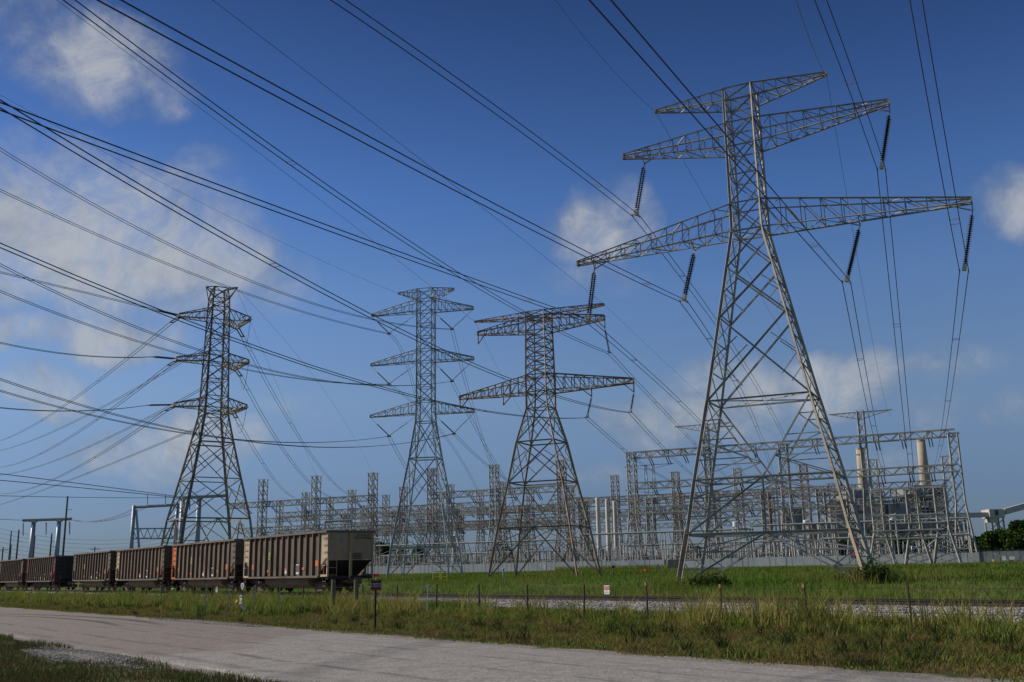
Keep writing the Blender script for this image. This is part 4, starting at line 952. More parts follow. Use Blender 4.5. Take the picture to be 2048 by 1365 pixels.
for q, (px, y, c) in enumerate(((912, 1068, 250), (1042, 1064, 262), (1471, 1049, 245), (1612, 1046, 250), (1785, 1035, 236))):
    P = onrow(px, y, c); r_ = empty('wave_trap', (P.x, P.y, ZSUB), f'white drum on grey posts above the station gear, {ORD[q]} from the left', 'wave trap', 'white drums')
    b = MB(); b.lathe(P - ZV * .55, [(.5, 0), (.62, .06), (.62, 1.05), (.5, 1.12)], 14); b.build('drum', whitep, r_)
    b = MB(); b.bar(P + GA * .2 + ZV * .5, P + GA * .7 + ZV * .8, .3, .12); b.build('lid', whitep, r_)
    for sx in (-1, 1):
        for sy in (-1, 1): b = MB(); b.bar(Vector((P.x, P.y, ZSUB)) + GA * .55 * sx + GL * .5 * sy, P - ZV * .55 + GA * .55 * sx + GL * .5 * sy, .17); b.build('post', greyporc, r_)
# breakers: dark grey boxes with bushings
for q in range(16):
    px = 770 + q * 74 + rng.uniform(-15, 15); P = onrow(px, 1140, 250 + rng.uniform(0, 25)); P.z = ZSUB; r_ = empty('circuit_breaker', P, 'grey circuit breaker with upright bushings in the crowd behind the wall', 'circuit breaker', 'circuit breakers')
    b = MB(); b.box(P + ZV * 1.3, GA * 1.2, GL * .7, ZV * .9)
    for sx in (-1, 1): b.bar(P + GA * sx, P + GA * sx + ZV * .6, .2)
    b.build('tank', rng.choice((greyporc, plantgrey)), r_)
    for sx in (-1, 0, 1):
        for sy in (-1, 1): b = MB(); A = P + GA * .8 * sx + GL * .4 * sy + ZV * 2.2; b.tube([A, A + GL * .5 * sy + ZV * 1.0, A + GL * 1.0 * sy + ZV * 2.2], [.16, .14, .07], 6); b.build('bushing', greyporc, r_)
# slack spans inside the station
for q in range(26):
    x0 = rng.uniform(560, 1800); x1 = x0 + rng.uniform(30, 110); c0 = rng.choice((250, 300)); y = hor = 1163.6 - .0183 * x0
    h0 = rng.choice((19.0, 18.8, 12.5)); A = onrow(x0, y, c0); A.z = EYE + h0; B = onrow(x1, y, c0 + rng.choice((50, 75))); B.z = EYE + h0 - rng.uniform(0, 6)
    bundle(A, B, 'thin slack station conductor strung between gantry rows', sag=rng.uniform(1.2, 2.6), r=.035, material=wirefar, single=True, group='slack station conductors', n=12)
for q in range(40):
    x0 = rng.uniform(560, 1890); A = onrow(x0, 1140, rng.choice((252, 276, 302))); A.z = EYE + rng.choice((18.6, 12.2)); B = A.copy(); B.z = ZSUB + rng.uniform(5, 8); B += GA * rng.uniform(-2, 2) + GL * rng.uniform(-2, 3)
    bundle(A, B, 'thin down-lead dropping from a gantry beam to the switch stands', sag=.0, r=.035, material=wirefar, single=True, group='station down-leads', n=4)

# ------------------------------------------------------------------ tubular structures and wood poles on the left
def hframe(xl, xr, yt, Y, legs, label, drops=()):
    A = at(xl, yt[0], Y); B = at(xr, yt[1], Y); r_ = empty('tubular_frame', (lerp(A, B, .5).x, Y, ZSUB), label, 'steel frame', 'tubular steel frames')
    b = MB(); b.tube([A, B], .33, 12); b.build('cross_tube', tubesteel, r_)
    for lx in legs:
        u = (lx - xl) / (xr - xl); P = lerp(A, B, u); b = MB(); b.lathe((P.x, P.y, ZSUB - .2), [(.58, 0), (.40, P.z - ZSUB - .25)], 14); b.build('leg', tubesteel, r_, smooth=True)
        b = MB(); b.box(P - ZV * .3, Vector((.5, 0, 0)), Vector((0, .45, 0)), ZV * .2); b.build('saddle', yokem, r_)
    for dx in drops:
        P = at(dx[0], lerp(yt[0], yt[1], (dx[0] - xl) / (xr - xl)), Y); Q = at(dx[0] - 1, dx[1], Y); b = MB(); b.tube([P - ZV * .6, Q], .12, 6); b.build('hanging_insulator', greyporc, r_)
    return A, B
hframe(46, 143, (1041, 1038), 205, (68, 119), 'pale blue tubular H-frame at the far left behind the train', ((47, 1072), (93, 1070), (140, 1069)))
hframe(358, 456, (996, 991), 190, (366, 399), 'pale blue tubular H-frame behind the dull brown pylon', ((380, 1020), (452, 1012)))
A = at(268, 1015, 180); B = at(355, 1010, 180); r_ = empty('tubular_frame', (A.x, A.y, ZSUB), 'pale blue portal frame with lattice shelf left of the dull brown pylon', 'steel frame', 'tubular steel frames')
b = MB(); b.tube([A, B], .26, 10); b.build('cross_tube', tubesteel, r_)
for P in (A, B): b = MB(); b.lathe((P.x, P.y, ZSUB), [(.42, 0), (.30, P.z - ZSUB + .3)], 12); b.build('leg', tubesteel, r_, smooth=True)
b = MB(); b.tube([A - ZV * .4 + Vector((.4, 0, 0)), Vector((A.x + 2.2, 180, ZSUB))], .2, 8); b.build('diagonal_strut', tubesteel, r_)
for yy in (1058, 1078):
    b = MB(); P0 = at(266, yy, 180); P1 = at(352, yy - 1, 180); b.bar(P0, P1, .22); b.build('shelf', tubesteel, r_)
b = MB()
for q in range(6): P0 = at(266 + q * 14.5, 1058, 180); P1 = at(266 + (q + .5) * 14.5, 1078, 180); P2 = at(266 + (q + 1) * 14.5, 1058, 180); b.bar(P0, P1, .1); b.bar(P1, P2, .1)
b.build('shelf_lacing', tubesteel, r_)
for px in (295, 331): b = MB(); b.bar(at(px, 1013, 180), at(px, 989, 180), .12); b.build('spike', hardware, r_)
b = MB(); A = at(650, 1044, 265); B = at(702, 1041, 265); b.tube([A, B], .3, 10)
for P in (A, B): b.tube([P, Vector((P.x, P.y, ZSUB))], .22, 8)
b.build('tubular_frame', tubesteel, None, loc=(A.x, A.y, ZSUB), label='pale tubular crosspiece seen through the gantry above the hopper car', cat='steel frame', group='tubular steel frames')
for q, (px, yt, Y, cross) in enumerate(((135.5, 993, 165, 0), (38, 1060, 190, 0), (103.5, 1070, 185, 0), (70, 1072, 200, 0), (22, 1090, 175, 0), (6.5, 1095, 230, 1), (190, 1094, 260, 1), (23, 1062, 240, 0), (104, 1066, 260, 0))):
    T = at(px, yt, Y); F = Vector((T.x, T.y, gz(s_of(T)))); b = MB(); b.lathe(F, [(.20, 0), (.13, T.z - F.z)], 8)
    lab = ('tallest dark wooden pole left of the portal frame', 'dark wooden pole left of the far H-frame', 'dark wooden pole between the legs of the far H-frame', 'dark wooden pole against the left leg of the far H-frame', 'short dark wooden pole near the left edge', 'wooden pole with a crossarm at the left edge', 'far wooden pole with a crossarm just above the train', 'thin far pole near the left edge', 'thin far pole right of the H-frame middle')[q]
    o = b.build('utility_pole', wood, None, loc=F, label=lab, cat='utility pole', group='wooden utility poles')
    if cross: b = MB(); b.bar(T + Vector((-1.2, 0, -.6)), T + Vector((1.2, 0, -.6)), .14); b.build('crossarm', wood, o)
    else: b = MB(); b.bar(T + Vector((0, -.1, -2.2)), T + Vector((.9, -.1, -2.2)), .07); b.build('bracket', hardware, o)
for q, (x0, y0, x1, y1, mid, Y0, Y1, lab) in enumerate(((0, 948, 358, 994, (170, 969), 150, 190, 'sagging twin line from the left edge to the H-frame behind the dull brown pylon'), (0, 961, 358, 996, (140, 974), 150, 190, 'lower sagging twin line from the left edge to the same H-frame'),
        (0, 992, 356, 996, (150, 995), 150, 190, 'nearly level twin line from the left edge to the H-frame behind the dull brown pylon'), (0, 1039, 46, 1041, (20, 1040), 190, 205, 'short twin line from the left edge to the far H-frame'),
        (144, 1039, 268, 1018, (180, 1043), 205, 180, 'slack twin line between the far H-frame and the portal frame'), (144, 1041, 290, 1016, (195, 1044), 205, 180, 'second slack twin line between the far H-frame and the portal frame'))):
    bundle(at(x0, y0, Y0), at(x1, y1, Y1), lab, mid, t0=-.3 if x0 == 0 else 0, r=.03, material=wirefar, spac=(.5,))
for q in range(6):
    bundle(at(0, 1058 + q * 9, 260), at(330, 1070 + q * 7.5, 300), 'thin far distribution wire low in the sky at the left', sag=2.2, t0=-.2, r=.03, material=wirefar, single=True, group='far distribution wires', n=14)

# ------------------------------------------------------------------ train
S0 = 30.4; HALF = 1.6; ZT, ZS, ZR = 4.33, 1.66, .62
wl = MB(); wl.lathe(-NV * .07, [(.30, 0), (.44, .0), (.44, .03), (.405, .035), (.40, .13), (.3, .14)], 18, axis=NV); WHEEL = wl.mesh('wheel'); WHEEL.materials.append(truckm)
def hopper(t0, L, label, endmat, sidemat, bays=12, markers=True, endpanel=None, near=False, tub=True):
    """rotary coal gondola; local u runs along the track away from the camera, v across"""
    root = empty('coal_car', st(S0, t0, ZR), label, 'railway car', 'coal cars of the train')
    def P(u, v, z): return st(S0 + v, t0 + u, z)
    eb = 1.05                                         # smooth end bay
    pit = (L - 2 * eb) / bays
    for side in (-1, 1):
        vo = HALF * side
        for q in range(bays):
            b = MB(); u0 = eb + q * pit; b.box(P(u0 + pit / 2, vo - .09 * side, (ZT + ZS) / 2), EV * (pit / 2 - .02), NV * .02, ZV * ((ZT - ZS) / 2 - .06)); b.build('side_panel', sidemat, root)
        for q in range(bays + 1):
            b = MB(); u0 = eb + q * pit; b.box(P(u0, vo - .02 * side, (ZT + ZS) / 2), EV * .055, NV * .085, ZV * ((ZT - ZS) / 2 - .05)); b.build('rib', carrib, root)
        for u0, u1, mt in ((0, eb, endmat), (L - eb, L, endpanel or endmat)):
            b = MB(); zc = ZS + .92; a, c = (u0, u1) if u0 == 0 else (u1, u0); sg = 1 if u0 == 0 else -1
            pts = [(a, ZT - .06), (a, zc + .22), (a + sg * .12, zc + .22), (c - sg * .02, zc - .35), (c - sg * .02, ZT - .06)]
            for dv in (-.03, .03): b.v += [P(u, vo - .06 * side + dv, z) for u, z in pts]
            b.f += [(0, 1, 2, 3, 4), (9, 8, 7, 6, 5)] + [(i, (i + 1) % 5, 5 + (i + 1) % 5, 5 + i) for i in range(5)]
            b.build('end_side_sheet', mt, root)
            b = MB(); b.box(P(a + sg * .05, vo - .06 * side, (ZT + ZS) / 2), EV * .05, NV * .05, ZV * ((ZT - ZS) / 2)); b.build('corner_post', mt, root)
            b = MB(); b.box(P((u0 + u1) / 2, vo - .06 * side, ZS + .04), EV * eb / 2, NV * .045, ZV * .07); b.build('end_sill', mt, root)
            ld = MB()
            for r_ in range(5): z = ZT - .35 - r_ * .42; ld.bar(P(a + sg * .12, vo + .06 * side, z), P(a + sg * .55, vo + .06 * side, z), .03); ld.bar(P(a + sg * .12, vo - .03 * side, z), P(a + sg * .12, vo + .06 * side, z), .03); ld.bar(P(a + sg * .55, vo - .03 * side, z), P(a + sg * .55, vo + .06 * side, z), .03)
            ld.build('ladder', mt, root)
            gr = MB(); gr.bar(P(a + sg * .55, vo - .06 * side, ZS + .08), P(a + sg * .55, vo - .06 * side, zc), .06); gr.build('grab_iron', orange if u0 == 0 else mt, root)
            sp = MB()
            for uu in (.15, .55): sp.bar(P(a + sg * uu, vo, ZS), P(a + sg * uu, vo, ZS - .6), .035)
            for zz_ in (.3, .58): sp.bar(P(a + sg * .15, vo, ZS - zz_), P(a + sg * .55, vo, ZS - zz_), .035)
            sp.build('step', carrib, root)
        b = MB(); b.box(P(L / 2, vo, ZT), EV * L / 2, NV * .10, ZV * .065); b.build('top_rail', carrib, root)
        b = MB(); b.box(P(L / 2, vo - .01 * side, ZS - .02), EV * (L / 2 - eb), NV * .11, ZV * .06); b.build('side_sill', carrib, root)
    for u0, sg in ((0, 1), (L, -1)):
        b = MB(); b.box(P(u0 + sg * .06, 0, (ZT + 2.6) / 2), NV * (HALF - .06), EV * .03, ZV * ((ZT - 2.6) / 2 - .03)); es = b.build('end_sheet', cartanend if sg > 0 and near else (endmat if sg > 0 else carblack), root)
        b = MB(); b.v += [P(u0 + sg * .08, -HALF + .1, 2.62), P(u0 + sg * .08, HALF - .1, 2.62), P(u0 + sg * 2.1, HALF - .25, 1.45), P(u0 + sg * 2.1, -HALF + .25, 1.45)]; b.v += [p - ZV * .06 for p in list(b.v)]; b.f += [(0, 1, 2, 3), (7, 6, 5, 4), (0, 4, 5, 1), (1, 5, 6, 2), (2, 6, 7, 3), (3, 7, 4, 0)]; b.build('slope_sheet', carblack, root)
        b = MB(); b.box(P(u0 + sg * .06, 0, ZT), NV * HALF, EV * .08, ZV * .07); b.build('end_rail', carrib, root)
        b = MB(); b.box(P(u0 - sg * .02, -.02, 2.95), NV * .09, EV * .06, ZV * 1.3); b.build('center_post', cartanend if near and sg > 0 else carblack, root)
        b = MB(); b.bar(P(u0 - sg * .1, .0 - .12, 3.1), P(u0 - sg * .1, -.12, 1.2), .05); b.build('brake_rod', yellowpipe if near and sg > 0 else carblack, root)
        lad = MB()
        for r_ in range(6): z = ZT - .4 - r_ * .44; lad.bar(P(u0 - sg * .05, -HALF + .12, z), P(u0 - sg * .05, -HALF + .62, z), .03)
        for vv in (-HALF + .62,): lad.bar(P(u0 - sg * .05, vv, ZS), P(u0 - sg * .05, vv, 2.7), .03)
        lad.build('end_ladder', carrib if not near else cartanend, root)
        b = MB(); b.box(P(u0 + sg * .15, 0, ZS - .08), NV * (HALF - .1), EV * .14, ZV * .10); b.build('end_platform', carblack, root)
        b = MB(); b.box(P(u0 - sg * .35, 0, 1.38), EV * .5, NV * .16, ZV * .15); b.box(P(u0 - sg * .8, .06 * sg, 1.38), EV * .14, NV * .2, ZV * .2); b.build('coupler', truckm, root)
        ut = u0 + sg * 1.9; tr = MB()
        for side in (-1, 1):
            v_ = side * 1.02; tr.box(P(ut, v_, 1.16), EV * .95, NV * .07, ZV * .10); tr.box(P(ut, v_, .98), EV * .32, NV * .08, ZV * .22); tr.bar(P(ut - .9, v_, 1.2), P(ut - .35, v_, .8), .12); tr.bar(P(ut + .9, v_, 1.2), P(ut + .35, v_, .8), .12); tr.box(P(ut, v_, .80), EV * .45, NV * .06, ZV * .06)
            for e_ in (-.88, .88): tr.lathe(P(ut + e_, v_ - .1 * side, 1.07), [(.13, 0), (.15, .1), (.11, .24)], 8, axis=NV * side)
        tr.box(P(ut, 0, 1.12), EV * .2, NV * 1.05, ZV * .16); tk = tr.build('truck', truckm, root)
        for e_ in (-.88, .88):
            b = MB(); b.lathe(P(ut + e_, -.75, 1.06), [(.08, 0), (.08, 1.5)], 8, axis=NV); b.build('axle', truckm, tk)
            for side in (-1, 1): o = bpy.data.objects.new('wheel', WHEEL); COL.objects.link(o); o.parent = tk; o.location = P(ut + e_, side * .72, 1.062) - WLOC[root.name]
        b = MB(); b.lathe(P(u0 + sg * 3.4, -.9, 1.25), [(.16, 0), (.2, .05), (.2, .5), (.16, .55)], 10, axis=EV * sg); b.build('brake_cylinder', carblack, root)
    # bathtub belly between the trucks
    b = MB(); u0, u1 = 3.1, L - 3.1; rings = []
    for u in (u0, u1): rings.append([P(u, 1.36 * math.cos(a), 1.62 - .72 * math.sin(a) ** .6 if math.sin(a) > 0 else 1.62) for a in [math.pi * q / 12 for q in range(13)]])
    b.ring(rings); b.build('belly', mat('dusty_belly_steel', (.19, .135, .09), (.14, .10, .066), 1.0, .8) if endmat is not carred else carblack, root, smooth=False)
    b = MB(); b.box(P(L / 2, 0, 1.52), EV * (L / 2 - .4), NV * .22, ZV * .14); b.build('center_sill', carblack, root)
    vo = -HALF + .062
    def mark(u, z, w, h, m_, name='marking', pr=.0):
        b = MB(); b.box(P(u, vo - .012 - pr, z), EV * w / 2, NV * .006, ZV * h / 2); return b.build(name, m_, root)
    if markers:
        for u, z, w, h, m_ in ((eb + pit * .55, 2.45, .42, .38, orange), (eb + pit * 2.5, 2.15, .34, .16, orange), (eb + pit * 5.5, 2.12, .34, .16, orange), (eb + pit * 5.5, 1.95, .24, .22, whitep), (eb + pit * 8.55, 2.05, .26, .16, orange), (eb + pit * 11.4, 2.35, .35, .34, orange), (eb + pit * 8.4, 3.02, .42, .48, yellowp)):
            mark(u + (rng.uniform(-.1, .1)), z, w, h, m_)
        for q in range(2):
            for r_ in range(3): mark(eb + pit * 8.4 - .1 + .2 * q, 2.88 + .14 * r_, .1, .07, carbrown, 'number_mark', .012)
        mark(eb + pit * 3.5, 2.12, .44, .62, whitep, 'stencil_panel'); mark(eb + pit * 3.5, 2.50, .3, .10, blackp)
        for q in range(3):
            mark(eb + pit * 3.5 - .14 + .14 * q, 2.16, .08, .42, blackp, 'stencil_mark', .012)
    return root, P
cars = [(55.8, 12.6, 'brown coal car nearest the camera with a bare tan end', cartan, carbrown, True, None), (70.0, 13.0, 'second brown coal car behind the tan-ended one, orange patch at its far end', carrib, carbrown, False, orange),
        (85.0, 13.0, 'third brown coal car in the train, pale tan corner at its far end', carbrown, carbrown, False, cartan), (100.0, 12.9, 'fourth brown coal car, just right of the maroon one', carbrown, carbrown, False, carrib),
        (120.4, 13.4, 'coal car with a maroon corner and an end painted black as shade, facing a gap', carred, carbrown, False, carred), (136.0, 13.2, 'farthest brown coal car at the left edge', carbrown, carbrown, False, carbrown), (151.2, 13.2, 'coal car running off the left edge of the picture', carbrown, carbrown, False, carbrown)]
for i, (t0, L, lab, em, sm, nr, ep) in enumerate(cars):
    root, P = hopper(t0, L, lab, em, sm, endpanel=ep, near=nr)
    if i == 0:
        text_mesh('NCUX 50866', .21, P(-.0, .86, 3.95), NV, ZV, blackp, root, 'car_number', proud=.0)
        for q in range(6): b = MB(); b.box(P(-.0, .45 + .16 * q, 4.12), NV * .03, EV * .035, ZV * .025); b.build('rivet_mark', blackp, root)
        for q in range(4): b = MB(); b.box(P(-.0, .42, 3.0 - .1 * q), NV * .3, EV * .035, ZV * .018); b.build('stencil_line', blackp, root)
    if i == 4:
        b = MB(); b.box(P(.02, 0, 3.0), NV * 1.5, EV * .03, ZV * 1.2); b.build('end_shade_plate', carblack, root)  # black plate over the maroon end sheet, painting the shade on it

# ------------------------------------------------------------------ power plant, chimneys, conveyor, trees
def plantbox(px0, px1, y0, y1, Y, dep, material, parent, name):
    A = at(px0, y0, Y); B = at(px1, y0, Y); zl = at(px0, y1, Y).z; b = MB(); b.box(Vector(((A.x + B.x) / 2, Y + dep / 2, (A.z + zl) / 2)), Vector(((B.x - A.x) / 2, 0, 0)), Vector((0, dep / 2, 0)), ZV * (A.z - zl) / 2); return b.build(name, material, parent)
YP = 440
for q, (px, yt, yb, wt, lab) in enumerate(((1719.5, 897, 975, 15.5, 'tan concrete chimney with a darker rim, left of the two'), (1841.5, 881, 967, 16.5, 'taller tan concrete chimney on the right'))):
    T = at(px, yt, YP); r_ = wt * YP / 2043 / 2; F = Vector((T.x, T.y, ZSUB)); b = MB(); H = T.z - ZSUB; b.lathe(F, [(r_ * 1.85, 0), (r_ * 1.45, H * .45), (r_ * 1.15, H * .8), (r_, H)], 24)
    o = b.build('chimney', chimc, None, loc=F, smooth=True, label=lab, cat='chimney', group='plant chimneys'); b = MB(); b.lathe(T - ZV * .2, [(r_ * 1.03, -.6), (r_ * 1.05, .3), (r_ * .8, .32)], 24); b.build('rim', mat('chimney_rim', (.42, .30, .2)), o)
    if q == 0: b = MB(); b.lathe(T - ZV * 2.8, [(r_ * 1.05, -.15), (r_ * 1.3, 0), (r_ * 1.05, .15)], 20); b.build('gallery_ring', plantsteel, o)
    for z in range(8): b = MB(); zz_ = H * (z + 1) / 9; rr = float(np.interp(zz_ / H, [0, .45, .8, 1], [1.85, 1.45, 1.15, 1])) * r_; b.lathe(F + ZV * zz_, [(rr * 1.0, -.06), (rr * 1.008, 0), (rr * 1.0, .06)], 24); b.build('band', chimc, o)
def boiler(x0, x1, yt, ym, yb, label, Y):
    c_ = at((x0 + x1) / 2, 1130, Y); r_ = empty('boiler_house', (c_.x, Y, ZSUB), label, 'power plant', 'boiler houses')
    plantbox(x0, x1, yt, ym, Y, 24, plantgrey, r_, 'cladding_block'); plantbox(x0 + 3, x1 - 3, ym, yb, Y + 5, 18, plantdark, r_, 'inner_block')
    A = at(x0, ym, Y); B = at(x1, ym, Y); zb = at(x0, yb, Y).z; n = 7
    for q in range(n + 1): b = MB(); x = lerp(A.x, B.x, q / n); b.bar((x, Y - .5, A.z), (x, Y - .5, zb), .5); b.build('frame_column', plantsteel, r_)
    for q in range(6): b = MB(); z = lerp(A.z, zb, q / 6); b.bar((A.x, Y - .6, z), (B.x, Y - .6, z), .42); b.build('floor_beam', plantsteel, r_)
    b = MB(); b.bar((A.x, Y - .2, at(x0, yt, Y).z), (B.x, Y - .2, at(x0, yt, Y).z), .35); b.build('parapet', plantsteel, r_)
    for q in range(5):
        b = MB(); x = lerp(A.x, B.x, (q + .5) / 5); z = lerp(A.z, zb, rng.uniform(.2, .8)); b.box((x, Y - 1.0, z), (rng.uniform(.8, 1.8), 0, 0), (0, .8, 0), (0, 0, rng.uniform(.8, 2))); b.build('duct', rng.choice((plantgrey, gallery, plantsteel)), r_)
boiler(1697, 1736, 980, 998, 1045, 'grey boiler house below the left chimney', 425); boiler(1828, 1890, 972, 986, 1040, 'grey boiler house below the right chimney', 425)
r_ = empty('turbine_hall', at(1800, 1140, 410), 'long low grey plant hall behind the right end of the station', 'power plant'); r_.location.z = ZSUB; WLOC[r_.name] = r_.location.copy()
plantbox(1640, 1925, 1047, 1128, 412, 20, plantgrey, r_, 'hall_block'); plantbox(1660, 1830, 1003, 1047, 426, 12, plantgrey, r_, 'upper_block'); plantbox(1570, 1604, 1016, 1060, 420, 10, mat('mottled_cladding', (.2, .22, .2), (.12, .13, .12), .5), r_, 'side_tower')
for q in range(13): plantbox(1690 + q * 18, 1701 + q * 18, 1058, 1066, 411.8, .4, glassm, r_, 'window')
for q in range(3): plantbox(1752 + q * 12, 1757 + q * 12, 1006, 1044, 424, 2, plantsteel, r_, 'riser_pipe')
r_ = empty('conveyor', at(1990, 1140, 400), 'pale enclosed conveyor gallery with a transfer house at the right edge', 'conveyor'); r_.location.z = ZSUB; WLOC[r_.name] = r_.location.copy()
plantbox(1706, 1981, 1030, 1039.5, 400, 3.2, gallery, r_, 'gallery'); plantbox(1978, 2008.5, 1019, 1036, 399, 7, gallery, r_, 'transfer_house'); plantbox(1981, 1992, 1036, 1045, 399.5, 5, gallery, r_, 'hopper')
A = at(2008, 1024, 401); B = at(2110, 996, 401); b = MB(); b.bar(A, B, 3.0, 2.3); b.build('inclined_gallery', gallery, r_)
plantbox(1990, 1996, 1021, 1031, 398.8, .5, glassm, r_, 'doorway')
for q in range(6): plantbox(1757 + q * 17, 1763 + q * 17, 1035.5, 1037, 399.8, .3, plantdark, r_, 'vent')
b = MB()
for px in (1983, 1996, 2006): P = at(px, 1036, 400); b.bar(P, (P.x, 400, ZSUB), .5); b.bar(P + Vector((0, 6, 0)), (P.x, 406, ZSUB), .5)
for px in (1993,): P = at(1983, 1040, 400); Q = at(2006, 1058, 400); b.bar(P, Q, .3); b.bar(at(2006, 1040, 400), at(1983, 1058, 400), .3)
b.build('trestle', plantsteel, r_)
for px in (1720, 1790, 1860, 1930): P = at(px, 1040, 401); b = MB(); b.bar(P, (P.x, 401, ZSUB), .6); b.build('trestle', plantsteel, r_)

def leaf_cloud(name, centres, radii, nper, size, material, parent, flat=.7):
    cs = []; 
    for (c, r_) in zip(centres, radii):
        n = max(10, int(nper * r_ * r_)); d = nrg.normal(size=(n, 3)); d /= np.linalg.norm(d, axis=1)[:, None]; rr = r_ * (.55 + .5 * nrg.random((n, 1)) ** .6)
        cs.append(np.array(c)[None] + d * rr * np.array([1, 1, flat]))
    P = np.concatenate(cs); N = len(P); sz = size * nrg.uniform(.5, 1.4, (N, 1)); a = nrg.normal(size=(N, 3)); a /= np.linalg.norm(a, axis=1)[:, None]; b = np.cross(a, nrg.normal(size=(N, 3))); b /= np.linalg.norm(b, axis=1)[:, None]
    V = np.stack([P - a * sz, P + b * sz * .5, P + a * sz, P - b * sz * .5], 1).reshape(-1, 3); F = np.arange(4 * N).reshape(N, 4)
    me = bpy.data.meshes.new(name); fast(me, V - np.array(WLOC[parent.name])[None], F); at_ = me.attributes.new('tint', 'FLOAT', 'POINT'); at_.data.foreach_set('value', np.repeat(nrg.random(N), 4).astype(np.float32))
    return link(name, me, material, parent)
def tree(P, H, Wd, label, group, nb=9, size=.55, material=tree_leaf, nper=42, cat='tree', name='tree'):
    r_ = empty(name, P, label, cat, group); b = MB(); b.tube([P - ZV * .3, P + ZV * H * .3, P + ZV * H * .6 + Vector((rng.uniform(-.3, .3), 0, 0))], [H * .03, H * .024, H * .012], 7)
    cs = []; rs_ = []
    for q in range(nb):
        a = rng.uniform(0, 6.28); rr = Wd * .5 * rng.uniform(.15, .75); z = H * rng.uniform(.30, .86); c = P + Vector((rr * math.cos(a), rr * math.sin(a), z)); cs.append(c); rs_.append(H * rng.uniform(.13, .24)); b.tube([P + ZV * H * .3, lerp(P + ZV * H * .3, c, .9)], [H * .014, H * .006], 5)
    b.build('trunk', barkm, r_); leaf_cloud('crown', cs, rs_, nper, size, material, r_, .8)
for q, (px, yt, Y, wpx) in enumerate(((2030, 1046, 300, 60), (1985, 1062, 310, 55), (1955, 1076, 315, 45), (2075, 1050, 305, 60), (2010, 1058, 330, 60), (1945, 1086, 300, 30), (1860, 1075, 330, 40), (1830, 1068, 340, 40), (1795, 1072, 335, 40), (1760, 1080, 340, 36), (1725, 1078, 330, 34), (1690, 1084, 320, 34), (1655, 1088, 320, 34), (1900, 1078, 325, 36), (1375, 1093, 330, 30), (1400, 1090, 330, 26), (765, 1086, 340, 34), (800, 1096, 340, 30), (845, 1098, 345, 30), (1020, 1096, 345, 34), (1200, 1098, 345, 30), (2120, 1056, 310, 60))):
    T = at(px, yt, Y); H = T.z - ZSUB; x_ = sorted([2030, 1985, 1955, 2075, 2010, 1945, 1860, 1830, 1795, 1760, 1725, 1690, 1655, 1900, 1375, 1400, 765, 800, 845, 1020, 1200, 2120]).index(px)
    tree(Vector((T.x, T.y, ZSUB)), H * 1.05, wpx * Y / 2043 * 1.1, f'dark green tree behind the wall, {nth(x_)} from the left', 'trees behind the wall', 10, .55, tree_leaf, 95)
def bush(P, H, Wd, label):
    """ragged shrub: leafy twigs fanning out from the ground"""
    r_ = empty('bush', P, label, 'bush', 'bushes at the pylon feet'); b = MB(); cs = []; n = 46
    for q in range(n):
        a = rng.uniform(0, 6.28); rr = Wd * .5 * math.sqrt(rng.random()); top = P + Vector((rr * math.cos(a), rr * math.sin(a), H * (1.05 - .55 * (rr / (Wd * .5)) ** 1.5) * rng.uniform(.55, 1.1))); base = lerp(P, Vector((top.x, top.y, P.z)), .45)
        b.tube([base, lerp(base, top, .6) + Vector((rng.uniform(-.05, .05), 0, 0)), top], [.014, .009, .004], 4)
        for u in np.linspace(.25, 1.0, 22): c = lerp(base, top, u); cs.append((c.x + rng.gauss(0, .085), c.y + rng.gauss(0, .085), c.z + rng.gauss(0, .06)))
    b.build('stems', barkm, r_); Pn = np.array(cs); N = len(Pn); a = nrg.normal(size=(N, 3)); a /= np.linalg.norm(a, axis=1)[:, None]; c = np.cross(a, nrg.normal(size=(N, 3))); c /= np.linalg.norm(c, axis=1)[:, None]; sz = nrg.uniform(.05, .13, (N, 1))
    V = np.stack([Pn - a * sz, Pn + c * sz * .45, Pn + a * sz, Pn - c * sz * .45], 1).reshape(-1, 3); me = bpy.data.meshes.new('foliage'); fast(me, V - np.array(P)[None], np.arange(4 * N).reshape(N, 4)); t_ = me.attributes.new('tint', 'FLOAT', 'POINT'); t_.data.foreach_set('value', np.repeat(nrg.random(N), 4).astype(np.float32)); link('foliage', me, bush_leaf, r_)
for q, (px, Y, H, Wd, lab) in enumerate(((1408, 56.5, .95, 2.1, "scrubby dark bush at the nearest pylon's left foot"), (1436, 57.5, .6, 1.3, "lower scrub beside the bush at the nearest pylon's left foot"), (1747, 53.0, 1.5, 1.5, "tall dark bush at the nearest pylon's right foot"), (1706, 54.5, .75, 2.4, "low scrub spreading left of the nearest pylon's right foot"))):
    bush(onground(px, Y), H, Wd, lab)

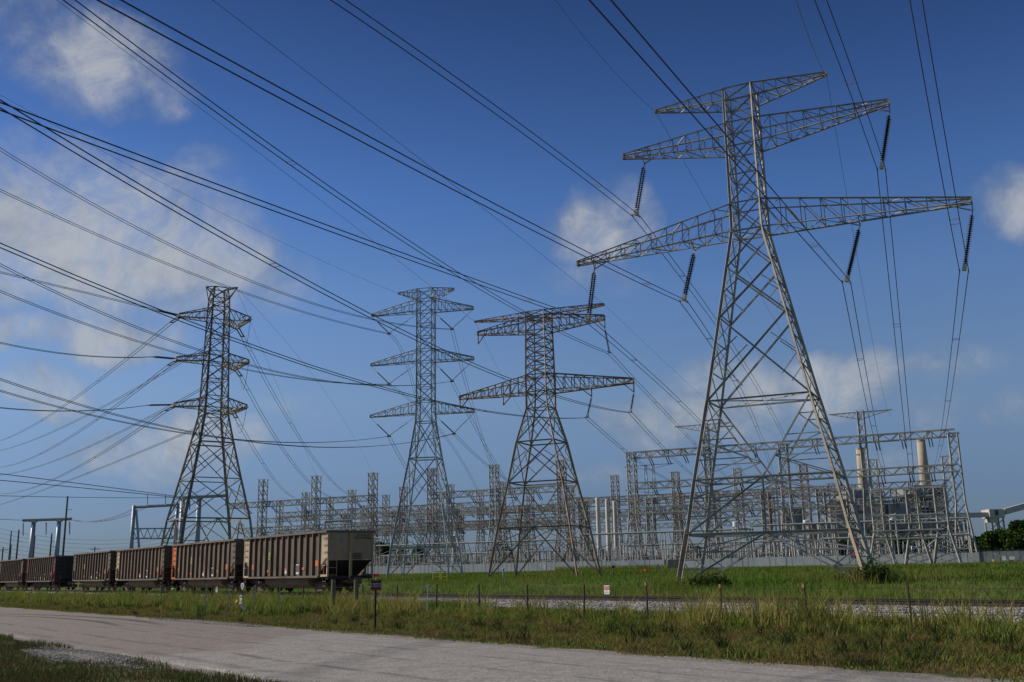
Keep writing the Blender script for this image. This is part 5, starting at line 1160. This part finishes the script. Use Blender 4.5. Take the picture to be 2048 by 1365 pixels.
# ------------------------------------------------------------------ grass
def blades(name, pts, h, w, lean, material, parent=None, label=None, three=True):
    N = len(pts); a = nrg.uniform(0, 6.28, N); la = nrg.uniform(0, 6.28, N); ln = lean * h * nrg.uniform(.2, 1.2, N)
    ax = np.stack([np.cos(a), np.sin(a), np.zeros(N)], -1) * (w * nrg.uniform(.6, 1.4, N))[:, None] * .5; lv = np.stack([np.cos(la) * ln, np.sin(la) * ln, h], -1)
    mid = pts + lv * np.array([.32, .32, .58]); tip = pts + lv; tint = nrg.random(N).astype(np.float32)
    V = np.stack([pts - ax, pts + ax, mid + ax * .75, mid - ax * .75, tip], 1).reshape(-1, 3); i = 5 * np.arange(N)[:, None]
    F = np.concatenate([i + np.array([[0, 1, 2]]), i + np.array([[0, 2, 3]]), i + np.array([[3, 2, 4]])], 1).reshape(-1, 3)
    me = bpy.data.meshes.new(name); fast(me, V, F); t_ = me.attributes.new('tint', 'FLOAT', 'POINT'); t_.data.foreach_set('value', np.repeat(tint, 5))
    o = link(name, me, material, parent); return tag(o, label, None if parent else 'grass', kind='stuff')
def vis(P, marg=1.14):
    x, y = P[:, 0], P[:, 1]; return (y > 4) & (np.abs(x) < y * .515 * marg + 2)
def spread(n, s0, s1, t0, t1, pw=1.0, keep=None):
    s = nrg.uniform(s0, s1, n); t = t0 + (t1 - t0) * nrg.random(n) ** pw; P = stp(s, t, np.interp(s, GS, GZ)); m_ = vis(P)
    if keep is not None: m_ &= keep(s, t)
    return P[m_], s[m_], t[m_]
def nfield(s, t, f=.35, ph=0): return .5 + .25 * (np.sin(s * f * 2.1 + 1.3 * np.sin(t * f) + ph) + np.sin(t * f * 1.7 + 1.1 * np.sin(s * f * 1.3 + 2 + ph)))
def edge_ok(s, t): return s > 15.25 + .3 * np.sin(t * .8) + .25 * np.sin(t * 2.3)
# short patchy verge everywhere between road and track
P, s, t = spread(330000, 15.2, 27.3, 0, 95, 1.75, edge_ok); g_ = nfield(s, t, .5); g2 = nfield(s, t, 1.3, 2); kp = nrg.random(len(s)) < .22 + .78 * np.clip(g_ * .7 + g2 * .6, 0, 1); P, s, t = P[kp], s[kp], t[kp]
blades('verge_grass', P, (.06 + .10 * nrg.random(len(s)) + .09 * nfield(s, t, 1.1, 4) * np.clip((s - 17) / 5, 0, 1)) * np.clip((s - 14.6) / 2.2, .35, 1.1), .022, .95, verge_leaf, label='short patchy green and brown grass between road and fence')
# tufts: clustered taller blades, densest along the fence
def tufts(n, smu, ssd, t0, t1, hlo, hhi, nlo, nhi, rad, pw=1.6):
    P_, H_ = [], []
    for q in range(n):
        tt_ = t0 + (t1 - t0) * rng.random() ** pw; ss_ = min(27.6, max(16.2, rng.gauss(smu, ssd))); m_ = rng.randint(nlo, nhi); r_ = rad * rng.uniform(.5, 1.5); H = rng.uniform(hlo, hhi)
        s = ss_ + nrg.normal(0, r_, m_); t = tt_ + nrg.normal(0, r_, m_); P_.append(stp(s, t, np.interp(s, GS, GZ))); H_.append(H * nrg.uniform(.45, 1.1, m_))
    P_ = np.concatenate(P_); H_ = np.concatenate(H_); v_ = vis(P_); return P_[v_], H_[v_]
P, h = tufts(1500, 20.8, 2.6, 10, 85, .12, .27, 25, 70, .16)
blades('verge_tufts', P, h, .026, .75, verge_leaf, label='low tufts of mixed grass in the verge')
P, h = tufts(420, 24.6, 1.2, 10, 40, .18, .46, 24, 60, .16, 1.2); Pb, hb_ = tufts(620, 25.0, 1.25, 38, 95, .25, .60, 30, 85, .17); P = np.concatenate([P, Pb]); h = np.concatenate([h, hb_])
blades('fence_grass', P, h, .03, .6, weed_leaf, label='tall rank green grass along the wire fence')
P, h = tufts(900, 23.4, 1.6, 44, 150, .45, .95, 40, 90, .25)
blades('left_bank_grass', P, h, .036, .55, weed_leaf, label='thick tall grass bank below the coal cars')
P, h = tufts(900, 18.8, 1.7, 10, 80, .06, .17, 30, 80, .3)
blades('dry_grass', P, h, .02, 1.2, dry_leaf, label='flattened dry brown grass in patches beside the road')
P, h = tufts(260, 21.0, 2.6, 10, 80, .22, .5, 16, 40, .10)
blades('dark_tufts', P, h, .03, .7, lawn_leaf, label='scattered dark green coarse tufts in the verge')
P, h = tufts(70, 25.0, .9, 13, 60, .7, 1.25, 12, 34, .14)
blades('weed_clumps', P, h, .026, .75, seed_leaf, label='taller yellow-green seeding weeds standing by the fence posts')
P, h = tufts(26, 24.6, .7, 17.5, 23, .8, 1.35, 22, 44, .2, 1.0); P2, h2 = tufts(34, 23.4, .9, 37, 45, .7, 1.15, 26, 50, .22, 1.0)
blades('yellow_weeds', np.concatenate([P, P2]), np.concatenate([h, h2]), .026, .8, seed_leaf, label='yellowing weed thickets by the fence and beside the red sign')
# field
P, s, t = spread(260000, 33.3, 75, -12, 130, 1.0); kp = nrg.random(len(s)) < np.clip(30 / np.maximum(30, P[:, 1]), 0, 1) ** 1.2; P, s, t = P[kp], s[kp], t[kp]
blades('field_grass', P, (.16 + .26 * nfield(s, t, .12)) * nrg.uniform(.6, 1.3, len(s)), .030, .5, field_leaf, label='bright green grass field between the track and the wall')
P, s, t = spread(110000, 75, 185, -40, 210, 1.0); blades('far_field_grass', P, (.22 + .22 * nfield(s, t, .07)) * nrg.uniform(.6, 1.3, len(s)), .075, .5, field_leaf, label='farther part of the green field below the wall')
P = np.array([tuple(onrow(px, 1140, 228 + rng.uniform(-6, 2))) for px in nrg.uniform(1110, 1335, 5000)]); P[:, 2] = ZSUB - .1
blades('wall_foot_grass', P, nrg.uniform(.4, 1.5, len(P)), .09, .4, weed_leaf, label='tall pale grass against the wall left of the gate')
fl = []; fh = []
for sx in (1, -1):
    for sy in (1, -1):
        c_ = T1.pt(.8, sx, sy); n = 900; x_ = c_.x + nrg.normal(0, .9, n); y_ = c_.y + nrg.normal(0, .9, n); fl.append(np.stack([x_, y_, np.interp(NV.x * x_ + NV.y * y_, GS, GZ)], -1)); fh.append(nrg.uniform(.3, .95, n))
blades('tower_foot_weeds', np.concatenate(fl), np.concatenate(fh), .03, .6, weed_leaf, label="tall weeds round the nearest pylon's feet")
# lawn on the near side of the road
def lawn_ok(s, t): return (s < 7.3 + .25 * np.sin(t * .9)) & ~(((s - 6.75) / .95) ** 2 + ((t - 25) / 4.2) ** 2 < .8 + .3 * np.sin(t * 3 + s * 5))
P, s, t = spread(210000, -4, 7.5, 12, 60, 1.5, lawn_ok); kp = nrg.random(len(s)) < .4 + .6 * nfield(s, t, .8); P, s, t = P[kp], s[kp], t[kp]
blades('lawn_grass', P, (.05 + .10 * nfield(s, t, .9)) * nrg.uniform(.6, 1.4, len(s)), .012, .7, lawn_leaf, label='dark short grass in the lower left corner by the road')

# ------------------------------------------------------------------ fence posts and wires
FS = 24.5; posts = [14.9 + 3.2 * q for q in range(-2, 44)]
for q, t0 in enumerate(posts):
    A = st(FS, t0, gz(FS) - .3); hgt = 1.24 + rng.uniform(-.05, .05); B = st(FS + rng.uniform(-.05, .05), t0 + rng.uniform(-.05, .05), hgt); b = MB(); b.bar(A, B, .042, .04, hint=NV); b.box(lerp(A, B, .5) + NV * .025, (B - A) * .5, NV * .02, EV * .008)
    o = b.build('fence_post', postrust, None, loc=A, label=f'rusty steel fence post beside the track, {nth(q)} from the right', cat='fence post', group='rusty fence posts')
    if q in (3, 4, 5): b = MB(); b.box(B - ZV * .05, NV * .034, EV * .034, ZV * .06); b.build('post_tip', postorange, o)
for q, z in enumerate((1.12, .82, .5)):
    pts = []
    for t0 in posts: pts += [st(FS - .04, t0, z + gz(FS)), st(FS - .04, t0 + 1.6, z + gz(FS) - .02)]
    b = MB(); b.tube(pts, .006, 4); b.build('fence_wire', postrust, None, loc=pts[0], label=('top', 'middle', 'lowest')[q] + ' strand of the rusty wire fence beside the track', cat='fence wire', group='fence strands')

# ------------------------------------------------------------------ signs and small things
def sign_post(loc, hgt, w, material, name='post'):
    b = MB(); b.bar(Vector(loc) - ZV * .2, Vector(loc) + ZV * hgt, w, w * .7, hint=(0, 1, 0)); return b
F = at(750.5, 1253, 33.4); F.z = gz(s_of(F)); zt = at(752, 1161, 33.4).z; zb = at(752, 1181, 33.4).z; X_ = Vector((1, 0, 0)); YN = Vector((0, -1, 0))
r_ = empty('marker_sign', F, 'dark red sign with a white band on a black post at the road edge', 'sign'); b = MB(); b.bar(F - ZV * .2, Vector((F.x, F.y, zt - .02)), .055, .05, hint=(0, 1, 0)); b.build('post', blackp, r_)
xc = at(752.5, 1170, 33.4).x; wd = .345; hz = zt - zb
for i, (u0, u1, m_) in enumerate(((0, .34, darkred2), (.34, .70, greysign), (.70, 1, darkred))):
    b = MB(); b.box((xc, F.y - .045, zb + hz * (u0 + u1) / 2), X_ * wd / 2, YN * .006, ZV * hz * (u1 - u0) / 2 * .998); b.build('sign_band', m_, r_)
b = MB(); b.lathe((xc - .115, F.y - .052, zb + hz * .50), [(.035, 0), (.035, .004)], 14, axis=YN); b.lathe((xc - .115, F.y - .057, zb + hz * .50), [(.022, 0), (.022, .003)], 14, axis=YN); b.build('emblem', blackp, r_)
for q in range(2):
    b = MB(); b.box((xc + .04, F.y - .053, zb + hz * (.44 + .13 * q)), X_ * (.10 - .015 * q), YN * .002, ZV * .012); b.build('worn_lettering', mat('worn_lettering', (.08, .08, .09)), r_)
# red rail flag
F = at(752, 1151, 57); G_ = Vector((F.x, F.y, gz(s_of(F)))); r_ = empty('rail_flag', G_, 'small bright red flag plate on a thin post past the car end', 'rail flag'); b = MB(); b.bar(G_, F - ZV * .05, .05); b.build('post', bluepipe, r_)
b = MB(); b.box(F, X_ * .145, YN * .008, ZV * .085); b.build('flag_plate', flagred, r_)
for q in (-1, 1): b = MB(); b.box(F + X_ * .10 * q + YN * .01, X_ * .018, YN * .003, ZV * .025); b.build('hole', blackp, r_)
FX, FN = -EV, -NV
# no trespassing sign on the fence
Cn = at(1213.5, 1180, 35.6); r_ = empty('warning_sign', Cn - ZV * .23, 'white sign with a red PRIVATE PROPERTY header on the fence', 'sign'); w = .272; h = .295
b = MB(); b.box(Cn, FX * w / 2, FN * .004, ZV * h / 2); b.build('sign_board', whitep, r_)
b = MB(); b.box(Cn + ZV * .062 + FN * .006, FX * (w / 2 - .012), FN * .002, ZV * .060); b.build('sign_header', redp, r_)
text_mesh('PRIVATE', .055, Cn + ZV * .088 + FN * .010, FX, ZV, whitep, r_); text_mesh('PROPERTY', .052, Cn + ZV * .040 + FN * .010, FX, ZV, whitep, r_)
text_mesh('NO', .055, Cn - ZV * .035 + FN * .006, FX, ZV, blackp, r_); text_mesh('TRESPASSING', .040, Cn - ZV * .098 + FN * .006, FX, ZV, blackp, r_)
# second small sign on the left
FN = Vector((-.60, -.80, 0)).normalized(); FX = ZV.cross(FN)
Cn = at(433.5, 1179.5, 57); r_ = empty('warning_sign', Cn - ZV * .3, 'small white sign with a faded pink header on the left part of the fence', 'sign'); b = MB(); b.box(Cn, FX * .085, FN * .005, ZV * .145); b.build('sign_board', whitep, r_)
b = MB(); b.box(Cn + ZV * .085 + FN * .007, FX * .08, FN * .002, ZV * .055); b.build('sign_header', mat('faded_pink', (.55, .25, .30)), r_)
for q in range(2): b = MB(); b.box(Cn - ZV * (.03 + .05 * q) + FN * .007, FX * .05, FN * .002, ZV * .01); b.build('worn_lettering', blackp, r_)
# pipeline marker with leaflets board and valve
def g_at(px, py, z=0.0):
    d = ray(px, py); return CAM + d * ((z - CAM.z) / d.z)
F = onground(484.5, 47.0); YM = F.y; r_ = empty('pipeline_marker', F, 'white paddle marker on a wooden stake with a notice board', 'marker'); Tz = at(486.5, 1173, YM)
b = MB(); b.bar(F - ZV * .2, at(486, 1180, YM), .045, .04, hint=(0, 1, 0)); b.build('stake', oldpost, r_)
b = MB(); pts = [(-.115, .10), (-.06, .15), (.06, .15), (.115, .10), (.10, -.02), (.02, -.155), (-.02, -.155), (-.10, -.02)]
for dy in (-.03, -.05): b.v += [Tz + FX * a + ZV * c + FN * (-dy) for a, c in pts]
b.f += [tuple(range(7, -1, -1)), tuple(range(8, 16))] + [(i, (i + 1) % 8, 8 + (i + 1) % 8, 8 + i) for i in range(8)]; b.build('paddle', whitep, r_)
b = MB(); b.lathe(Tz + FN * .052 + ZV * .05, [(.05, 0), (.05, .003)], 12, axis=FN); b.build('emblem', mat('grey_ink', (.22, .22, .23)), r_)
for q in range(3): b = MB(); b.box(Tz + FN * .053 - ZV * (.02 + .03 * q), FX * (.05 - .012 * q), FN * .002, ZV * .006); b.build('worn_lettering', blackp, r_)
Bc = at(482, 1200, YM - .05); b = MB(); b.box(Bc, FX * .08, FN * .015, ZV * .2); bo = b.build('notice_board', whitep, r_)
b = MB(); b.box(Bc - ZV * .03 + FN * .018, FX * .075, FN * .002, ZV * .045); b.build('notice_band', mat('faded_orange', (.62, .42, .25)), bo)
for z in (.16, .12, .09, -.10): b = MB(); b.box(Bc + ZV * z + FN * .018, FX * .055, FN * .002, ZV * .012); b.build('worn_lettering', mat('worn_lettering', (.08, .08, .09)), bo)
P0 = at(482, 1213, YM - .1); b = MB(); b.tube([P0 + Vector((-.03, 0, .02)), P0 + Vector((.08, 0, -.06)), P0 + Vector((.2, -.05, -.15))], .06, 8); b.lathe(P0 + Vector((.2, -.05, -.15)), [(.08, 0), (.08, .05)], 10, axis=(1, 0, -.6)); b.build('pipe_stub', whitep, None, loc=P0, label='short white pipe stub lying at the foot of the paddle marker', cat='pipe')
P0 = at(474, 1206, YM - .1); b = MB(); b.lathe(P0, [(.05, -.04), (.09, -.03), (.09, .05), (.04, .08), (.04, .16)], 8); b.box(P0 + ZV * .1, FX * .06, FN * .03, ZV * .03); b.build('valve_cap', yellowpipe, None, loc=P0, label='yellow valve cap beside the paddle marker', cat='valve')
for q, (px, yt, yb) in enumerate(((413, 1169, 1213), (458.5, 1171, 1216), (511, 1170, 1219), (560, 1172, 1212))):
    F = onground(px - .5, 47.5 + q * .3); T = at(px, yt, F.y); b = MB(); b.bar(F - ZV * .2, T, .035, .03, hint=(0, 1, 0)); b.box(lerp(F, T, .5) + Vector((0, .02, 0)), FX * .006, FN * .02, (T - F) * .5)
    b.build('stake_post', tposts, None, loc=F, label=f'pale green steel stake around the paddle marker, {ORD[q]} from the left', cat='post', group='pale stakes round the marker')
for q, (px, yt, w) in enumerate(((667.5, 1160, .115), (713, 1160, .115))):
    F = onground(px, 48.5); T = at(px, yt, 48.5); b = MB(); b.lathe(F - ZV * .2, [(w, 0), (w * .95, T.z - F.z + .18), (w * .8, T.z - F.z + .2)], 10); b.build('wood_post', oldpost, None, loc=F, label=('left', 'right')[q] + ' of two mossy wooden posts before the coal car end', cat='post', group='mossy wooden posts')
# marker with drooping white paddle and blue top, blue post, yellow railing, meter posts
F = onground(854.5, 43); T = at(856, 1167, 43); r_ = empty('pipeline_marker', F, 'tattered white marker with a blue top leaning by a fence post', 'marker'); b = MB(); b.bar(F, T, .03); b.build('stake', bluepipe, r_)
Pm = at(854, 1174, 42.9); b = MB(); pts = [(-.07, .07), (.05, .08), (.09, -.02), (.0, -.11), (-.06, -.03)]
for dy in (0, -.02): b.v += [Pm + X_ * a + ZV * c + Vector((0, dy, 0)) for a, c in pts]
b.f += [(4, 3, 2, 1, 0), (5, 6, 7, 8, 9)] + [(i, (i + 1) % 5, 5 + (i + 1) % 5, 5 + i) for i in range(5)]; b.build('paddle', whitep, r_)
F = onground(1006, 92); T = at(1006.5, 1139, 92); r_ = empty('pipeline_marker', F, 'pale blue post with a round head standing in the green field', 'marker'); b = MB(); b.lathe(F, [(.055, 0), (.055, max(.6, T.z - F.z))], 8); b.build('post', bluepipe, r_)
b = MB(); b.lathe(Vector((T.x, T.y, F.z + max(.6, T.z - F.z))), [(.0, -.13), (.11, -.08), (.12, .05), (.06, .12), (.0, .13)], 10); b.build('head', tubesteel, r_)
F = onground(880, 100); r_ = empty('pipe_railing', F, 'yellow pipe guard railing in the field before the wall', 'railing'); F.z -= .1
for x0, y0, x1, y1 in ((-.68, 0, .0, 0), (.05, 1.2, .6, 1.3)):
    A = F + Vector((x0, y0, 0)); B = F + Vector((x1, y1, 0))
    for Q in (A, B): b = MB(); b.tube([Q, Q + ZV * 1.12], .035, 8); b.build('post', yellowpipe, r_)
    for z in (1.1, .55): b = MB(); b.tube([A + ZV * z, B + ZV * z], .035, 8); b.build('rail', yellowpipe, r_)
b = MB(); b.tube([F + ZV * 1.1, F + Vector((.05, 1.2, 1.1))], .035, 8); b.build('rail', yellowpipe, r_)
for q, (px, Y, hgt, m_, lab) in enumerate(((1226, 95, .95, blackp, 'dark round-headed meter post in the field left of the gate'), (1292, 100, .5, flagred, 'small red-topped stake in the field before the gate'), (1318, 110, .7, bluepipe, 'thin pale stake in the grass near the gate'))):
    F = onground(px, Y); r_ = empty('field_stake', F, lab, 'stake'); b = MB(); b.bar(F, F + ZV * hgt, .06); b.build('post', oldpost, r_); b = MB(); b.lathe(F + ZV * hgt, [(.05, -.12), (.14, -.06), (.14, .1), (.05, .16)], 8); b.build('head', m_, r_)
for q, (px, py) in enumerate(((815, 1206), (801, 1241), (727, 1249), (822, 1226))):
    P0 = g_at(px, py, .02); b = MB(); n0 = 8
    for e_ in range(9): c = P0 + Vector((rng.gauss(0, .16), rng.gauss(0, .14), .0)); rr = rng.uniform(.03, .085); b.lathe(c, [(.01, -.03), (rr, 0), (rr * .7, rr * .5), (.01, rr * .8)], 6)
    b.build('soil_clod', tirem, None, loc=P0, label=f'dark clump of turned soil in the verge near the red sign, {nth(sorted([815, 801, 727, 822]).index(px))} from the left', cat='soil clump', group='dark soil clumps')
print('objects', len(bpy.data.objects), 'stands', cnt)
